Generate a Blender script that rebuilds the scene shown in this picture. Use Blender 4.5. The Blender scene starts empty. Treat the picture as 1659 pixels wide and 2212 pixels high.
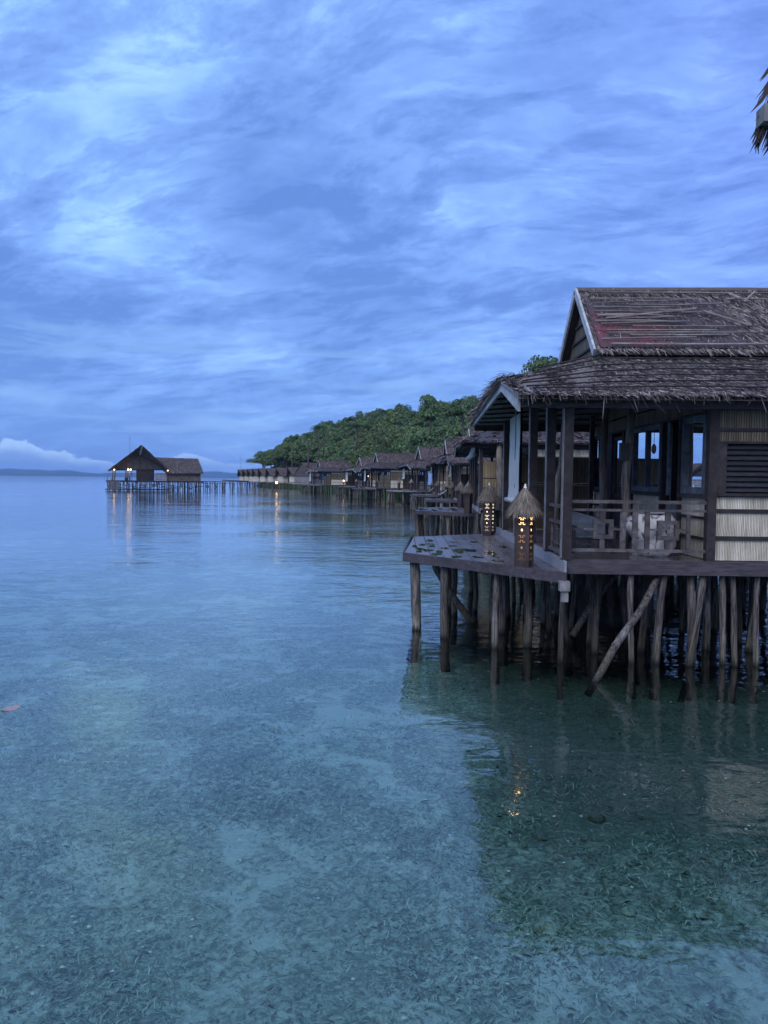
import bpy, math, random
import numpy as np
from mathutils import Vector, Matrix
random.seed(7)
R = math.radians
SC = bpy.context.scene
COL = SC.collection

# ------------------------------------------------------------------ camera
CAMZ = 3.4
cam_d = bpy.data.cameras.new('camera')
cam = bpy.data.objects.new('camera', cam_d)
COL.objects.link(cam)
SC.camera = cam
cam_d.sensor_fit = 'VERTICAL'
cam_d.sensor_height = 36.0
cam_d.lens = 26.0
cam_d.clip_start = 0.05
cam_d.clip_end = 40000
PITCH, YAW, ROLL = R(2.51), R(1.45), R(0.67)
# look along +Y, yawed a little left, pitched a little down, rolled a little
cam_m = Matrix.Rotation(YAW, 4, 'Z') @ Matrix.Rotation(R(90) - PITCH, 4, 'X') @ Matrix.Rotation(ROLL, 4, 'Z')
cam.matrix_world = Matrix.Translation((0, 0, CAMZ)) @ cam_m
FPX = 2407.0 / 1.507            # focal length in the 1659-wide frame used for measuring
CX, CY = 829.5, 1106.0


def ray(px, py):
    d = Vector(((px - CX) / FPX, -(py - CY) / FPX, -1.0))
    return (cam_m.to_3x3() @ d)


def atY(px, py, Y):
    d = ray(px, py)
    return Vector((0, 0, CAMZ)) + d * (Y / d.y)


def atX(px, py, X):
    d = ray(px, py)
    return Vector((0, 0, CAMZ)) + d * (X / d.x)


def atZ(px, py, z):
    d = ray(px, py)
    return Vector((0, 0, CAMZ)) + d * ((z - CAMZ) / d.z)


# ------------------------------------------------------------------ node helper
class NT:
    def __init__(s, nt):
        s.nt = nt
        nt.nodes.clear()

    def n(s, typ, **kw):
        nd = s.nt.nodes.new(typ)
        for k, v in kw.items():
            if k.startswith('_'):
                setattr(nd, k[1:], v)
        for k, v in kw.items():
            if k.startswith('_'):
                continue
            key = int(k[1:]) if k[0] == 'i' and k[1:].isdigit() else k.replace('__', ' ')
            s.set(nd.inputs[key], v)
        return nd

    def set(s, inp, v):
        if isinstance(v, bpy.types.NodeSocket):
            s.nt.links.new(v, inp)
        elif isinstance(v, bpy.types.Node):
            s.nt.links.new(v.outputs[0], inp)
        else:
            inp.default_value = v

    def m(s, op, a, b=0.0, c=None, clamp=False):
        nd = s.nt.nodes.new('ShaderNodeMath')
        nd.operation = op
        nd.use_clamp = clamp
        s.set(nd.inputs[0], a)
        s.set(nd.inputs[1], b)
        if c is not None:
            s.set(nd.inputs[2], c)
        return nd.outputs[0]

    def mix(s, f, a, b, mode='MIX'):
        nd = s.nt.nodes.new('ShaderNodeMixRGB')
        nd.blend_type = mode
        s.set(nd.inputs[0], f)
        for i, v in ((1, a), (2, b)):
            if isinstance(v, (tuple, list)) and len(v) == 3:
                v = (*v, 1)
            s.set(nd.inputs[i], v)
        return nd.outputs[0]

    def ramp(s, f, stops, interp='LINEAR'):
        nd = s.nt.nodes.new('ShaderNodeValToRGB')
        cr = nd.color_ramp
        cr.interpolation = interp
        while len(cr.elements) < len(stops):
            cr.elements.new(0.5)
        for e, (p, c) in zip(cr.elements, stops):
            e.position = p
            e.color = (*c, 1) if len(c) == 3 else c
        s.set(nd.inputs[0], f)
        return nd.outputs[0]

    def noise(s, vec, scale, detail=4, rough=0.5, dist=0.0):
        nd = s.nt.nodes.new('ShaderNodeTexNoise')
        s.set(nd.inputs['Vector'], vec)
        nd.inputs['Scale'].default_value = scale
        nd.inputs['Detail'].default_value = detail
        nd.inputs['Roughness'].default_value = rough
        nd.inputs['Distortion'].default_value = dist
        return nd.outputs['Fac']

    def mapping(s, vec, scale=(1, 1, 1), rot=(0, 0, 0), loc=(0, 0, 0)):
        nd = s.nt.nodes.new('ShaderNodeMapping')
        s.set(nd.inputs['Vector'], vec)
        nd.inputs['Scale'].default_value = scale
        nd.inputs['Rotation'].default_value = rot
        nd.inputs['Location'].default_value = loc
        return nd.outputs[0]

    def sstep(s, v, lo, hi):
        nd = s.nt.nodes.new('ShaderNodeMapRange')
        nd.interpolation_type = 'SMOOTHSTEP'
        s.set(nd.inputs[0], v)
        nd.inputs[1].default_value = lo
        nd.inputs[2].default_value = hi
        return nd.outputs[0]


# ------------------------------------------------------------------ world
SUN_EL, SUN_AZ = R(44), R(205)          # low, veiled light from behind the viewer
world = bpy.data.worlds.new('World')
SC.world = world
world.use_nodes = True
W = NT(world.node_tree)
tc = W.n('ShaderNodeTexCoord')
sep = W.n('ShaderNodeSeparateXYZ', i0=tc.outputs['Generated'])
dx, dy, dz = sep.outputs
zz = W.m('ADD', W.m('MAXIMUM', dz, 0.0), 0.26)
comb = W.n('ShaderNodeCombineXYZ', i0=W.m('DIVIDE', dx, zz), i1=W.m('DIVIDE', dy, zz), i2=0.0).outputs[0]
pm = W.mapping(comb, scale=(0.85, 1.05, 1), rot=(0, 0, R(24)), loc=(1.3, 0.4, 0))
warp = W.n('ShaderNodeTexNoise', Vector=pm, Scale=1.7, Detail=3.0).outputs['Color']
wv = W.nt.nodes.new('ShaderNodeVectorMath')
wv.operation = 'MULTIPLY_ADD'
W.set(wv.inputs[0], warp)
wv.inputs[1].default_value = (.30, .30, 0)
W.set(wv.inputs[2], pm)
n1 = W.noise(wv.outputs[0], 1.5, 12, 0.54, 0.0)
n2 = W.noise(W.mapping(wv.outputs[0], scale=(0.8, 1.5, 1), rot=(0, 0, R(-35)), loc=(7.1, 2.2, 0)), 4.2, 14, 0.66, 0.0)
n3 = W.noise(W.mapping(wv.outputs[0], scale=(1, 1.5, 1), rot=(0, 0, R(20)), loc=(3.3, 9, 0)), 9.5, 8, 0.6, 0.0)
ridge = W.m('POWER', W.m('SUBTRACT', 1.0, W.m('ABSOLUTE', W.m('SUBTRACT', W.m('MULTIPLY', n2, 2.0), 1.05))), 5.0)
mm = W.m('ADD', W.m('ADD', W.m('MULTIPLY', n1, 0.62), W.m('MULTIPLY', n2, 0.50)), W.m('SUBTRACT', W.m('MULTIPLY', n3, 0.30), .272))
mm = W.m('ADD', mm, W.m('MULTIPLY', ridge, .075))


def lobe(px, py, width, amp):
    d = ray(px, py).normalized()
    dot = W.nt.nodes.new('ShaderNodeVectorMath')
    dot.operation = 'DOT_PRODUCT'
    W.set(dot.inputs[0], tc.outputs['Generated'])
    dot.inputs[1].default_value = d
    return W.m('MULTIPLY', W.sstep(dot.outputs['Value'], math.cos(R(width)), 1.0), amp)


for args in ((110, 200, 13, .115), (60, 520, 11, -.035), (330, 90, 9, .03), (420, 420, 9, .015), (420, 660, 10, .04), (900, 60, 9, .05), (40, 740, 8, -.06), (1180, 300, 15, -.035),
             (540, 150, 10, -.03), (700, 430, 12, -.06), (300, 820, 9, -.05), (1200, 620, 12, -.02), (1100, 900, 10, .02)):
    mm = W.m('ADD', mm, lobe(*args))
skycol = W.ramp(mm, [(0.36, (.125, .265, .70)), (0.48, (.185, .36, .86)), (0.55, (.235, .445, .97)),
                     (0.62, (.32, .59, 1.02)), (0.72, (.44, .77, 1.04)), (0.85, (.50, .84, 1.05))])
# the right and upper part of the overcast turns periwinkle
rightf = W.sstep(W.m('ADD', dx, W.m('MULTIPLY', dz, .45)), 0.0, 0.75)
skycol = W.mix(W.m('MULTIPLY', rightf, .8), skycol, W.mix(1.0, skycol, (1.16, 1.02, 1.12), 'MULTIPLY'))
# lower air is deeper blue
lowf = W.m('SUBTRACT', 1.0, W.sstep(dz, 0.0, 0.20))
skycol = W.mix(W.m('MULTIPLY', lowf, .55), skycol, (.14, .325, .82))
# streaky bands and a cumulus bank low over the sea
az = W.m('ARCTAN2', dx, dy)
bandv = W.n('ShaderNodeCombineXYZ', i0=W.m('MULTIPLY', az, 2.2), i1=W.m('MULTIPLY', dz, 26.0), i2=0.3).outputs[0]
bn = W.noise(bandv, 1.5, 6, 0.55, 0.6)
bandf = W.m('MULTIPLY', W.sstep(bn, 0.50, 0.68), W.m('MULTIPLY', W.sstep(dz, 0.01, 0.06), W.m('SUBTRACT', 1.0, W.sstep(dz, 0.12, 0.30))))
skycol = W.mix(W.m('MULTIPLY', bandf, .5), skycol, (.29, .52, .98))
cun = W.noise(W.n('ShaderNodeCombineXYZ', i0=W.m('MULTIPLY', az, 26.0), i1=W.m('MULTIPLY', dz, 34.0), i2=5.0).outputs[0], 1.0, 6, 0.6, 0.2)
bank_top = W.m('ADD', 0.018, W.m('MULTIPLY', W.sstep(W.noise(W.n('ShaderNodeCombineXYZ', i0=az, i1=0.0, i2=2.0).outputs[0], 7.0, 1, .4), .40, .62), .026))
bankh = W.m('SUBTRACT', W.m('ADD', bank_top, W.m('MULTIPLY', W.m('SUBTRACT', cun, .5), .034)), dz)
bankf = W.m('MULTIPLY', W.sstep(bankh, 0.0, 0.003), W.sstep(dz, -0.002, 0.012))
bankside = W.sstep(W.m('MULTIPLY', az, -1.0), 0.10, 0.36)
bankcol = W.mix(W.sstep(bankh, 0.0, 0.02), (.42, .67, 1.08), (.20, .38, .82))
skycol = W.mix(W.m('MULTIPLY', bankf, W.m('ADD', .25, W.m('MULTIPLY', bankside, .72))), skycol, bankcol)
# brighter, less blue overcast behind the viewer, added to light the walls
back = W.m('MULTIPLY', W.sstep(W.m('ADD', W.m('ADD', W.m('MULTIPLY', dy, -1.0), W.m('MULTIPLY', dx, -.25)), W.m('MULTIPLY', dz, .35)), 0.05, 0.95), W.sstep(dz, -.05, .55))
skycol = W.mix(back, skycol, (1.15, 1.22, 1.55))
sky = W.n('ShaderNodeTexSky', _sky_type='NISHITA', _sun_disc=False, _sun_elevation=SUN_EL, _sun_rotation=SUN_AZ,
          _air_density=1.0, _dust_density=0.6, _ozone_density=3.0)
nish = W.mix(1.0, sky.outputs[0], (.07, .07, .07), 'MULTIPLY')
final = W.mix(0.88, nish, skycol)
bg = W.n('ShaderNodeBackground', Color=final, Strength=1.0)
W.n('ShaderNodeOutputWorld', Surface=bg)

sun_d = bpy.data.lights.new('sun', 'SUN')
sun_d.energy = 1.2
sun_d.angle = R(35)
sun_d.color = (.96, .95, 1.0)
sun = bpy.data.objects.new('sun', sun_d)
COL.objects.link(sun)
sdir = Vector((math.sin(SUN_AZ) * math.cos(SUN_EL), math.cos(SUN_AZ) * math.cos(SUN_EL), math.sin(SUN_EL)))
sun.rotation_euler = sdir.to_track_quat('Z', 'Y').to_euler()
vs = SC.view_settings
vs.view_transform = 'Standard'
vs.look = 'None'
vs.exposure = 0.22
vs.gamma = 1.0
vs.use_curve_mapping = False
cy = SC.cycles
cy.max_bounces = 10
cy.transparent_max_bounces = 12
cy.caustics_reflective = False
cy.caustics_refractive = False
cy.sample_clamp_indirect = 4.0
cy.use_denoising = True


# ------------------------------------------------------------------ materials
def mat(name):
    m = bpy.data.materials.new(name)
    m.use_nodes = True
    return m, NT(m.node_tree)


def simple(name, fn):
    m, N = mat(name)
    out = N.n('ShaderNodeOutputMaterial')
    N.nt.links.new(fn(N), out.inputs['Surface'])
    return m


def pbsdf(N, col, rough=.7, bump=None, bs=.4, bd=.01, spec=.35):
    p = N.n('ShaderNodeBsdfPrincipled')
    N.set(p.inputs['Base Color'], col if not (isinstance(col, tuple) and len(col) == 3) else (*col, 1))
    N.set(p.inputs['Roughness'], rough)
    p.inputs['Specular IOR Level'].default_value = spec
    if bump is not None:
        b = N.n('ShaderNodeBump', Strength=bs, Distance=bd, Height=bump)
        N.nt.links.new(b.outputs[0], p.inputs['Normal'])
    return p.outputs[0]


def objco(N):
    return N.n('ShaderNodeTexCoord').outputs['Object']


def poso(N):
    return N.n('ShaderNodeNewGeometry').outputs['Position']


def m_wood(name, c0, c1, scale=(9, 9, .7), rough=.75, grime=.5, spec=.3):
    def f(N):
        g = N.n('ShaderNodeNewGeometry')
        v = N.mapping(objco(N), scale=scale)
        n = N.noise(v, 2.4, 7, .6, .5)
        big = N.noise(objco(N), 1.1, 4, .5)
        c = N.mix(N.sstep(n, .32, .68), c0, c1)
        c = N.mix(N.m('MULTIPLY', N.sstep(big, .42, .7), grime), c, tuple(x * .45 for x in c0))
        r = N.m('ADD', .6, N.m('MULTIPLY', g.outputs['Random Per Island'], .7))
        c = N.mix(1.0, c, N.n('ShaderNodeCombineXYZ', i0=r, i1=r, i2=r).outputs[0], 'MULTIPLY')
        return pbsdf(N, c, rough, n, .6, .012, spec)
    return simple(name, f)


def m_pile():
    def f(N):
        g = N.n('ShaderNodeNewGeometry')
        oi = N.n('ShaderNodeObjectInfo')
        sp = N.n('ShaderNodeSeparateXYZ', i0=g.outputs['Position'])
        v = N.mapping(objco(N), scale=(11, 11, .75))
        n = N.noise(v, 2.2, 8, .65, .9)
        c = N.mix(N.sstep(n, .34, .66), (.014, .012, .012), (.20, .18, .17))
        p = N.noise(N.mapping(g.outputs['Position'], scale=(1, 1, .45)), 1.3, 4, .5)
        c = N.mix(N.m('MULTIPLY', N.sstep(p, .54, .70), N.sstep(n, .35, .6)), c, (.36, .35, .35))
        c = N.mix(N.m('MULTIPLY', N.m('SUBTRACT', 1.0, N.sstep(sp.outputs[2], .25, .6)), .4), c, (.09, .09, .045))
        c = N.mix(N.m('SUBTRACT', 1.0, N.sstep(N.m('ADD', sp.outputs[2], N.m('MULTIPLY', n, .35)), .18, .34)), c, (.016, .016, .014))
        r = N.m('ADD', .45, N.m('MULTIPLY', oi.outputs['Random'], .75))
        c = N.mix(1.0, c, N.n('ShaderNodeCombineXYZ', i0=r, i1=r, i2=r).outputs[0], 'MULTIPLY')
        return pbsdf(N, c, .8, n, .9, .03)
    return simple('pile_wood', f)


def m_thatch(name, base, hi, bump=True):
    def f(N):
        g = N.n('ShaderNodeNewGeometry')
        r = g.outputs['Random Per Island']
        n = N.noise(poso(N), 2.1, 5, .6)
        f2 = N.noise(poso(N), 23, 4, .6)
        c = N.mix(N.m('POWER', r, 2.2), base, hi)
        k = N.m('ADD', .55, N.m('MULTIPLY', n, .95))
        c = N.mix(1.0, c, N.n('ShaderNodeCombineXYZ', i0=k, i1=k, i2=k).outputs[0], 'MULTIPLY')
        c = N.mix(N.sstep(n, .58, .72), c, (.07, .062, .062))
        return pbsdf(N, c, .72, f2, .6, .02, .35)
    return simple(name, f)


def m_bamboo(name, axis, c0, c1, c2, freq=34):
    # split bamboo laid upright: fine vertical strips with dirt and uneven tone
    def f(N):
        v = poso(N)
        sp = N.n('ShaderNodeSeparateXYZ', i0=v)
        a = N.m('ADD', N.m('ADD', sp.outputs[0], N.m('MULTIPLY', sp.outputs[1], .93)), N.m('MULTIPLY', N.noise(v, 3, 2, .5), .05))
        cell = N.m('FLOOR', N.m('MULTIPLY', a, freq))
        wn = N.n('ShaderNodeTexWhiteNoise', _noise_dimensions='1D', W=cell)
        fr = N.m('FRACT', N.m('MULTIPLY', a, freq))
        edge = N.m('MULTIPLY', N.sstep(fr, 0.0, .22), N.m('SUBTRACT', 1.0, N.sstep(fr, .78, 1.0)))
        c = N.mix(wn.outputs['Value'], c0, c1)
        st = N.noise(N.mapping(v, scale=(5, 5, .8)), 2.0, 6, .6, .5)
        c = N.mix(N.m('MULTIPLY', N.sstep(st, .48, .74), .65), c, c2)
        big = N.noise(v, .9, 4, .6)
        c = N.mix(N.m('MULTIPLY', N.sstep(big, .45, .7), .35), c, c2)
        c = N.mix(N.m('SUBTRACT', 1.0, edge), c, tuple(x * .35 for x in c2))
        return pbsdf(N, c, .62, N.m('MULTIPLY', edge, .5), .8, .02, .3)
    return simple(name, f)


M = {}
M['pile'] = m_pile()
M['thatch'] = m_thatch('thatch', (.036, .030, .031), (.43, .38, .36))
M['thatch_far'] = m_thatch('thatch_brown', (.046, .035, .036), (.19, .15, .145))
M['thatch_old'] = m_thatch('old_thatch', (.036, .030, .031), (.13, .11, .108))
M['grass_hat'] = m_thatch('straw', (.11, .09, .075), (.44, .39, .33))
M['dark'] = m_wood('dark_wood', (.018, .016, .019), (.042, .035, .039), (3, 3, 3))
M['beam'] = m_wood('beam_wood', (.034, .030, .040), (.075, .066, .080), (1.2, 6, 9), spec=.4)
M['grey'] = m_wood('grey_wood', (.13, .125, .135), (.27, .265, .28), (2, 2, 2))
M['rail'] = m_wood('rail_wood', (.045, .04, .042), (.12, .11, .115), (3, 3, 3))
M['fascia'] = m_wood('painted_board', (.30, .33, .37), (.48, .52, .57), (3, 3, 3), grime=.6)
M['batten'] = m_wood('batten_pole', (.16, .14, .135), (.36, .33, .31), (1, 5, 5))
M['log'] = m_wood('peeled_log', (.075, .06, .052), (.25, .215, .19), (7, 7, .5))
M['bamboo'] = m_bamboo('split_bamboo', 0, (.56, .51, .40), (.82, .76, .63), (.23, .195, .14))
M['bamboo_dark'] = m_bamboo('shaded_bamboo', 0, (.10, .085, .06), (.22, .18, .12), (.045, .038, .028), 22)  # darker copy of the bamboo, shade under the eaves put into its colour
M['bamboo_gold'] = m_bamboo('golden_bamboo', 0, (.20, .155, .085), (.33, .26, .15), (.08, .06, .035), 15)


def f_soffit(N):
    v = poso(N)
    n = N.noise(N.mapping(v, scale=(12, .9, 2)), 2.0, 5, .6)
    return pbsdf(N, N.mix(n, (.12, .15, .15), (.36, .41, .40)), .8, n, .5, .01)


M['soffit'] = simple('underside_boards', f_soffit)


def f_blind(N):
    v = poso(N)
    sp = N.n('ShaderNodeSeparateXYZ', i0=v)
    w = N.m('FRACT', N.m('MULTIPLY', sp.outputs[2], 42))
    q = N.m('FRACT', N.m('ADD', N.m('MULTIPLY', sp.outputs[1], 4.2), N.m('MULTIPLY', N.noise(v, 1.2, 2, .5), .5)))
    n = N.noise(v, 3, 4, .6)
    c = N.mix(n, (.42, .46, .46), (.66, .70, .70))
    c = N.mix(N.m('MULTIPLY', N.m('LESS_THAN', w, .3), .35), c, (.2, .22, .22))
    c = N.mix(N.m('MULTIPLY', N.m('LESS_THAN', q, .12), .6), c, (.16, .18, .19))
    return pbsdf(N, c, .7, w, .5, .006)


M['blind'] = simple('woven_blind', f_blind)


def f_rust(N):
    v = poso(N)
    n = N.noise(v, 2.5, 6, .65)
    sp = N.n('ShaderNodeSeparateXYZ', i0=v)
    bare = N.m('MULTIPLY', N.m('SUBTRACT', 1.0, N.sstep(N.m('ADD', sp.outputs[0], N.m('MULTIPLY', n, 1.2)), 5.7, 6.6)), N.m('SUBTRACT', 1.0, N.sstep(sp.outputs[2], 7.05, 7.45)))
    red = N.m('MULTIPLY', bare, N.m('SUBTRACT', 1.0, N.sstep(n, .45, .62)))
    return pbsdf(N, N.mix(red, N.mix(n, (.035, .028, .031), (.075, .055, .06)), (.125, .04, .05)), .55, n, .2, .01)


M['red_sheet'] = simple('red_corrugated_sheet', f_rust)


def f_deck(N):
    v = poso(N)
    n = N.noise(N.mapping(v, scale=(5, .6, 1)), 3, 6, .6)
    b = N.noise(v, .8, 4, .5)
    g = N.n('ShaderNodeNewGeometry')
    c = N.mix(n, (.060, .052, .058), (.155, .14, .15))
    c = N.mix(N.m('MULTIPLY', g.outputs['Random Per Island'], .45), c, (.20, .19, .205))
    return pbsdf(N, c, N.m('ADD', .07, N.m('MULTIPLY', b, .34)), n, .2, .003, 1.0)


M['deck'] = simple('wet_deck_board', f_deck)
M['puddle'] = simple('rain_puddle', lambda N: pbsdf(N, (.018, .022, .018), .02, None, spec=.5))
M['white'] = simple('white_ceramic', lambda N: pbsdf(N, N.mix(N.noise(objco(N), 9, 3, .5), (.62, .62, .60), (.86, .86, .84)), .3))
M['lantern'] = m_wood('lantern_wood', (.030, .021, .022), (.065, .045, .045), (4, 4, 1), spec=.4)
M['concrete'] = simple('grey_paint', lambda N: pbsdf(N, N.mix(N.noise(objco(N), 6, 5, .6), (.16, .17, .20), (.32, .33, .37)), .7))
M['rubber'] = simple('black_rubber', lambda N: pbsdf(N, N.mix(N.noise(objco(N), 5, 3, .5), (.012, .012, .013), (.03, .03, .03)), .6))
M['blue_frame'] = m_wood('blue_grey_frame', (.06, .075, .10), (.12, .145, .19), (2, 2, 2))
M['shutter'] = m_wood('shutter_wood', (.010, .012, .017), (.028, .031, .042), (2, 2, 9))


def f_leafred(N):
    n = N.noise(objco(N), 14, 3, .5)
    return pbsdf(N, N.mix(n, (.28, .15, .15), (.42, .30, .27)), .5)


M['red_leaf'] = simple('dead_leaf', f_leafred)


def f_marble(N):
    n = N.noise(N.mapping(objco(N), scale=(3, 3, 1.2)), 2.2, 6, .6, 1.6)
    return pbsdf(N, N.mix(N.sstep(n, .35, .47), (.06, .05, .05), N.mix(N.noise(objco(N), 6, 4, .6), (.40, .39, .40), (.70, .69, .70))), .6, n, .6, .03)


M['driftwood'] = simple('bleached_driftwood', f_marble)


def f_glass(N):
    tr = N.n('ShaderNodeBsdfTransparent', Color=(.55, .62, .66, 1))
    gl = N.n('ShaderNodeBsdfGlossy', Color=(.9, .93, .95, 1), Roughness=.01)
    fr = N.n('ShaderNodeFresnel', IOR=1.9)
    mx = N.n('ShaderNodeMixShader', i0=N.m('ADD', fr, .25, clamp=True), i1=tr, i2=gl)
    return mx.outputs[0]


M['glass'] = simple('window_glass', f_glass)


def m_emit(name, col, st):
    return simple(name, lambda N: N.n('ShaderNodeEmission', Color=(*col, 1), Strength=st).outputs[0])


M['glow_hi'] = m_emit('lit_paper_bright', (1, .62, .27), 2.6)
M['glow_mid'] = m_emit('lit_paper', (1, .50, .18), .45)
M['glow_lo'] = m_emit('lit_paper_dim', (1, .55, .32), .14)
M['glow_white'] = m_emit('lit_paper_white', (1, .84, .62), 1.6)
M['glow_white_mid'] = m_emit('lit_paper_pale', (1, .84, .66), .5)
M['bulb'] = m_emit('lamp_bulb', (1, .62, .28), 8)
M['bulb_white'] = m_emit('white_lamp_bulb', (1, .72, .42), 16)


def f_leaf(N):
    g = N.n('ShaderNodeNewGeometry')
    oi = N.n('ShaderNodeObjectInfo')
    r = g.outputs['Random Per Island']
    n = N.noise(poso(N), .35, 3, .5)
    n2 = N.noise(poso(N), .05, 2, .5)
    c = N.mix(r, (.034, .085, .040), (.14, .235, .095))
    c = N.mix(N.sstep(n, .38, .66), c, (.14, .225, .085))
    c = N.mix(N.m('MULTIPLY', oi.outputs['Random'], .75), c, (.035, .075, .045))
    c = N.mix(N.m('MULTIPLY', N.sstep(n2, .4, .65), .35), c, (.13, .16, .05))
    d = N.n('ShaderNodeBsdfDiffuse', Color=c)
    t = N.n('ShaderNodeBsdfTranslucent', Color=c)
    s = N.n('ShaderNodeBsdfGlossy', Color=(1, 1, 1, 1), Roughness=.45)
    mx = N.n('ShaderNodeMixShader', i0=.22, i1=d, i2=t)
    return N.n('ShaderNodeMixShader', i0=.025, i1=mx, i2=s).outputs[0]


M['leaf'] = simple('tree_foliage', f_leaf)
M['bark'] = m_wood('bark', (.06, .05, .04), (.16, .14, .12), (3, 3, .8))
M['hillgreen'] = simple('undergrowth', lambda N: pbsdf(N, N.mix(N.noise(poso(N), .4, 6, .7), (.012, .028, .010), (.05, .09, .025)), .9, N.noise(poso(N), .9, 5, .7), 1, .5))
M['mountain'] = simple('distant_forest', lambda N: pbsdf(N, N.mix(N.noise(poso(N), .0012, 6, .6), (.02, .045, .03), (.05, .08, .05)), .95))


def f_bed(N):
    v = poso(N)
    n = N.noise(v, 1.05, 10, .64, .6)
    n2 = N.noise(v, 3.2, 8, .68, .9)
    n3 = N.noise(v, 8, 10, .75, 1.6)
    big = N.noise(v, .16, 4, .5, .3)
    mask = N.m('ADD', N.m('ADD', N.m('MULTIPLY', n, .55), N.m('MULTIPLY', n2, .25)), N.m('MULTIPLY', big, .25))
    grass = N.mix(N.sstep(n3, .38, .64), (.15, .21, .18), (.60, .69, .62))
    grass = N.mix(N.sstep(n2, .5, .7), grass, (.30, .33, .32))
    sand = N.mix(n3, (.50, .59, .56), (.74, .80, .77))
    px_ = N.n('ShaderNodeSeparateXYZ', i0=v)
    house_shade = N.m('MULTIPLY', N.sstep(N.m('ADD', px_.outputs[0], N.m('MULTIPLY', n, 2.5)), 1.2, 3.6), N.sstep(N.m('ADD', px_.outputs[1], N.m('MULTIPLY', n2, 3.0)), 8.0, 10.5))  # shade under and near the first house, put into the bed colour
    mask = N.m('SUBTRACT', mask, N.m('MULTIPLY', house_shade, .10))
    grass = N.mix(N.m('MULTIPLY', house_shade, .8), grass, N.mix(n3, (.022, .040, .036), (.10, .13, .115)))
    c = N.mix(N.sstep(mask, .520, .585), grass, sand)
    return pbsdf(N, c, .9, n3, .8, .06)


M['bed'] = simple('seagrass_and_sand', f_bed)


def f_blade(N):
    g = N.n('ShaderNodeNewGeometry')
    r = g.outputs['Random Per Island']
    n = N.noise(poso(N), .7, 4, .5)
    c = N.mix(N.m('POWER', r, 2.4), (.11, .16, .13), (.58, .66, .58))
    c = N.mix(N.sstep(n, .45, .7), c, N.mix(r, (.10, .10, .11), (.36, .37, .37)))
    px_ = N.n('ShaderNodeSeparateXYZ', i0=poso(N))
    house_shade = N.m('MULTIPLY', N.sstep(N.m('ADD', px_.outputs[0], N.m('MULTIPLY', n, 2.5)), 1.2, 3.6), N.sstep(px_.outputs[1], 7.0, 12.0))  # the same house shade, put into the blade colour
    c = N.mix(N.m('MULTIPLY', house_shade, .7), c, N.mix(r, (.03, .05, .045), (.16, .20, .17)))
    return pbsdf(N, c, .6)


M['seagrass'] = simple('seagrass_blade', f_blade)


def f_water(N):
    v = poso(N)
    sp = N.n('ShaderNodeSeparateXYZ', i0=v)
    w1 = N.noise(N.mapping(v, scale=(.55, 1.0, 1), rot=(0, 0, R(8))), .9, 3, .5, .3)
    w2 = N.noise(N.mapping(v, scale=(.6, 1.1, 1), rot=(0, 0, R(-14))), 3.6, 3, .5, .4)
    w3 = N.noise(N.mapping(v, scale=(.4, 1.0, 1)), .16, 3, .5, .2)
    calm = N.m('ADD', .35, N.m('MULTIPLY', N.sstep(N.noise(v, .045, 3, .5), .38, .62), .9))
    near = N.m('ADD', .75, N.m('MULTIPLY', N.sstep(sp.outputs[1], 8, 40), .25))
    h = N.m('ADD', N.m('ADD', N.m('MULTIPLY', w1, .052), N.m('MULTIPLY', w2, .020)), N.m('MULTIPLY', w3, .08))
    h = N.m('MULTIPLY', h, N.m('MULTIPLY', calm, near))
    b = N.n('ShaderNodeBump', Strength=1.0, Distance=1.0, Height=h)
    tr = N.n('ShaderNodeBsdfTransparent', Color=(.74, .97, .93, 1))
    gl = N.n('ShaderNodeBsdfGlossy', Color=(1, 1, 1, 1), Roughness=.035, Normal=b.outputs[0])
    fr = N.n('ShaderNodeFresnel', IOR=1.44, Normal=b.outputs[0])
    f = N.m('MULTIPLY', fr, 1.25, clamp=True)
    return N.n('ShaderNodeMixShader', i0=f, i1=tr, i2=gl).outputs[0]


M['water'] = simple('sea_water', f_water)


# ------------------------------------------------------------------ mesh helpers
def link(o):
    COL.objects.link(o)
    return o


def empty(name, loc, label=None, cat=None, group=None):
    o = bpy.data.objects.new(name, None)
    o.location = loc
    o.empty_display_size = .2
    link(o)
    if label:
        tag(o, label, cat, group)
    return o


def tag(o, label, cat, group=None):
    o['label'] = label
    o['category'] = cat
    if group:
        o['group'] = group
    return o


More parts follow.
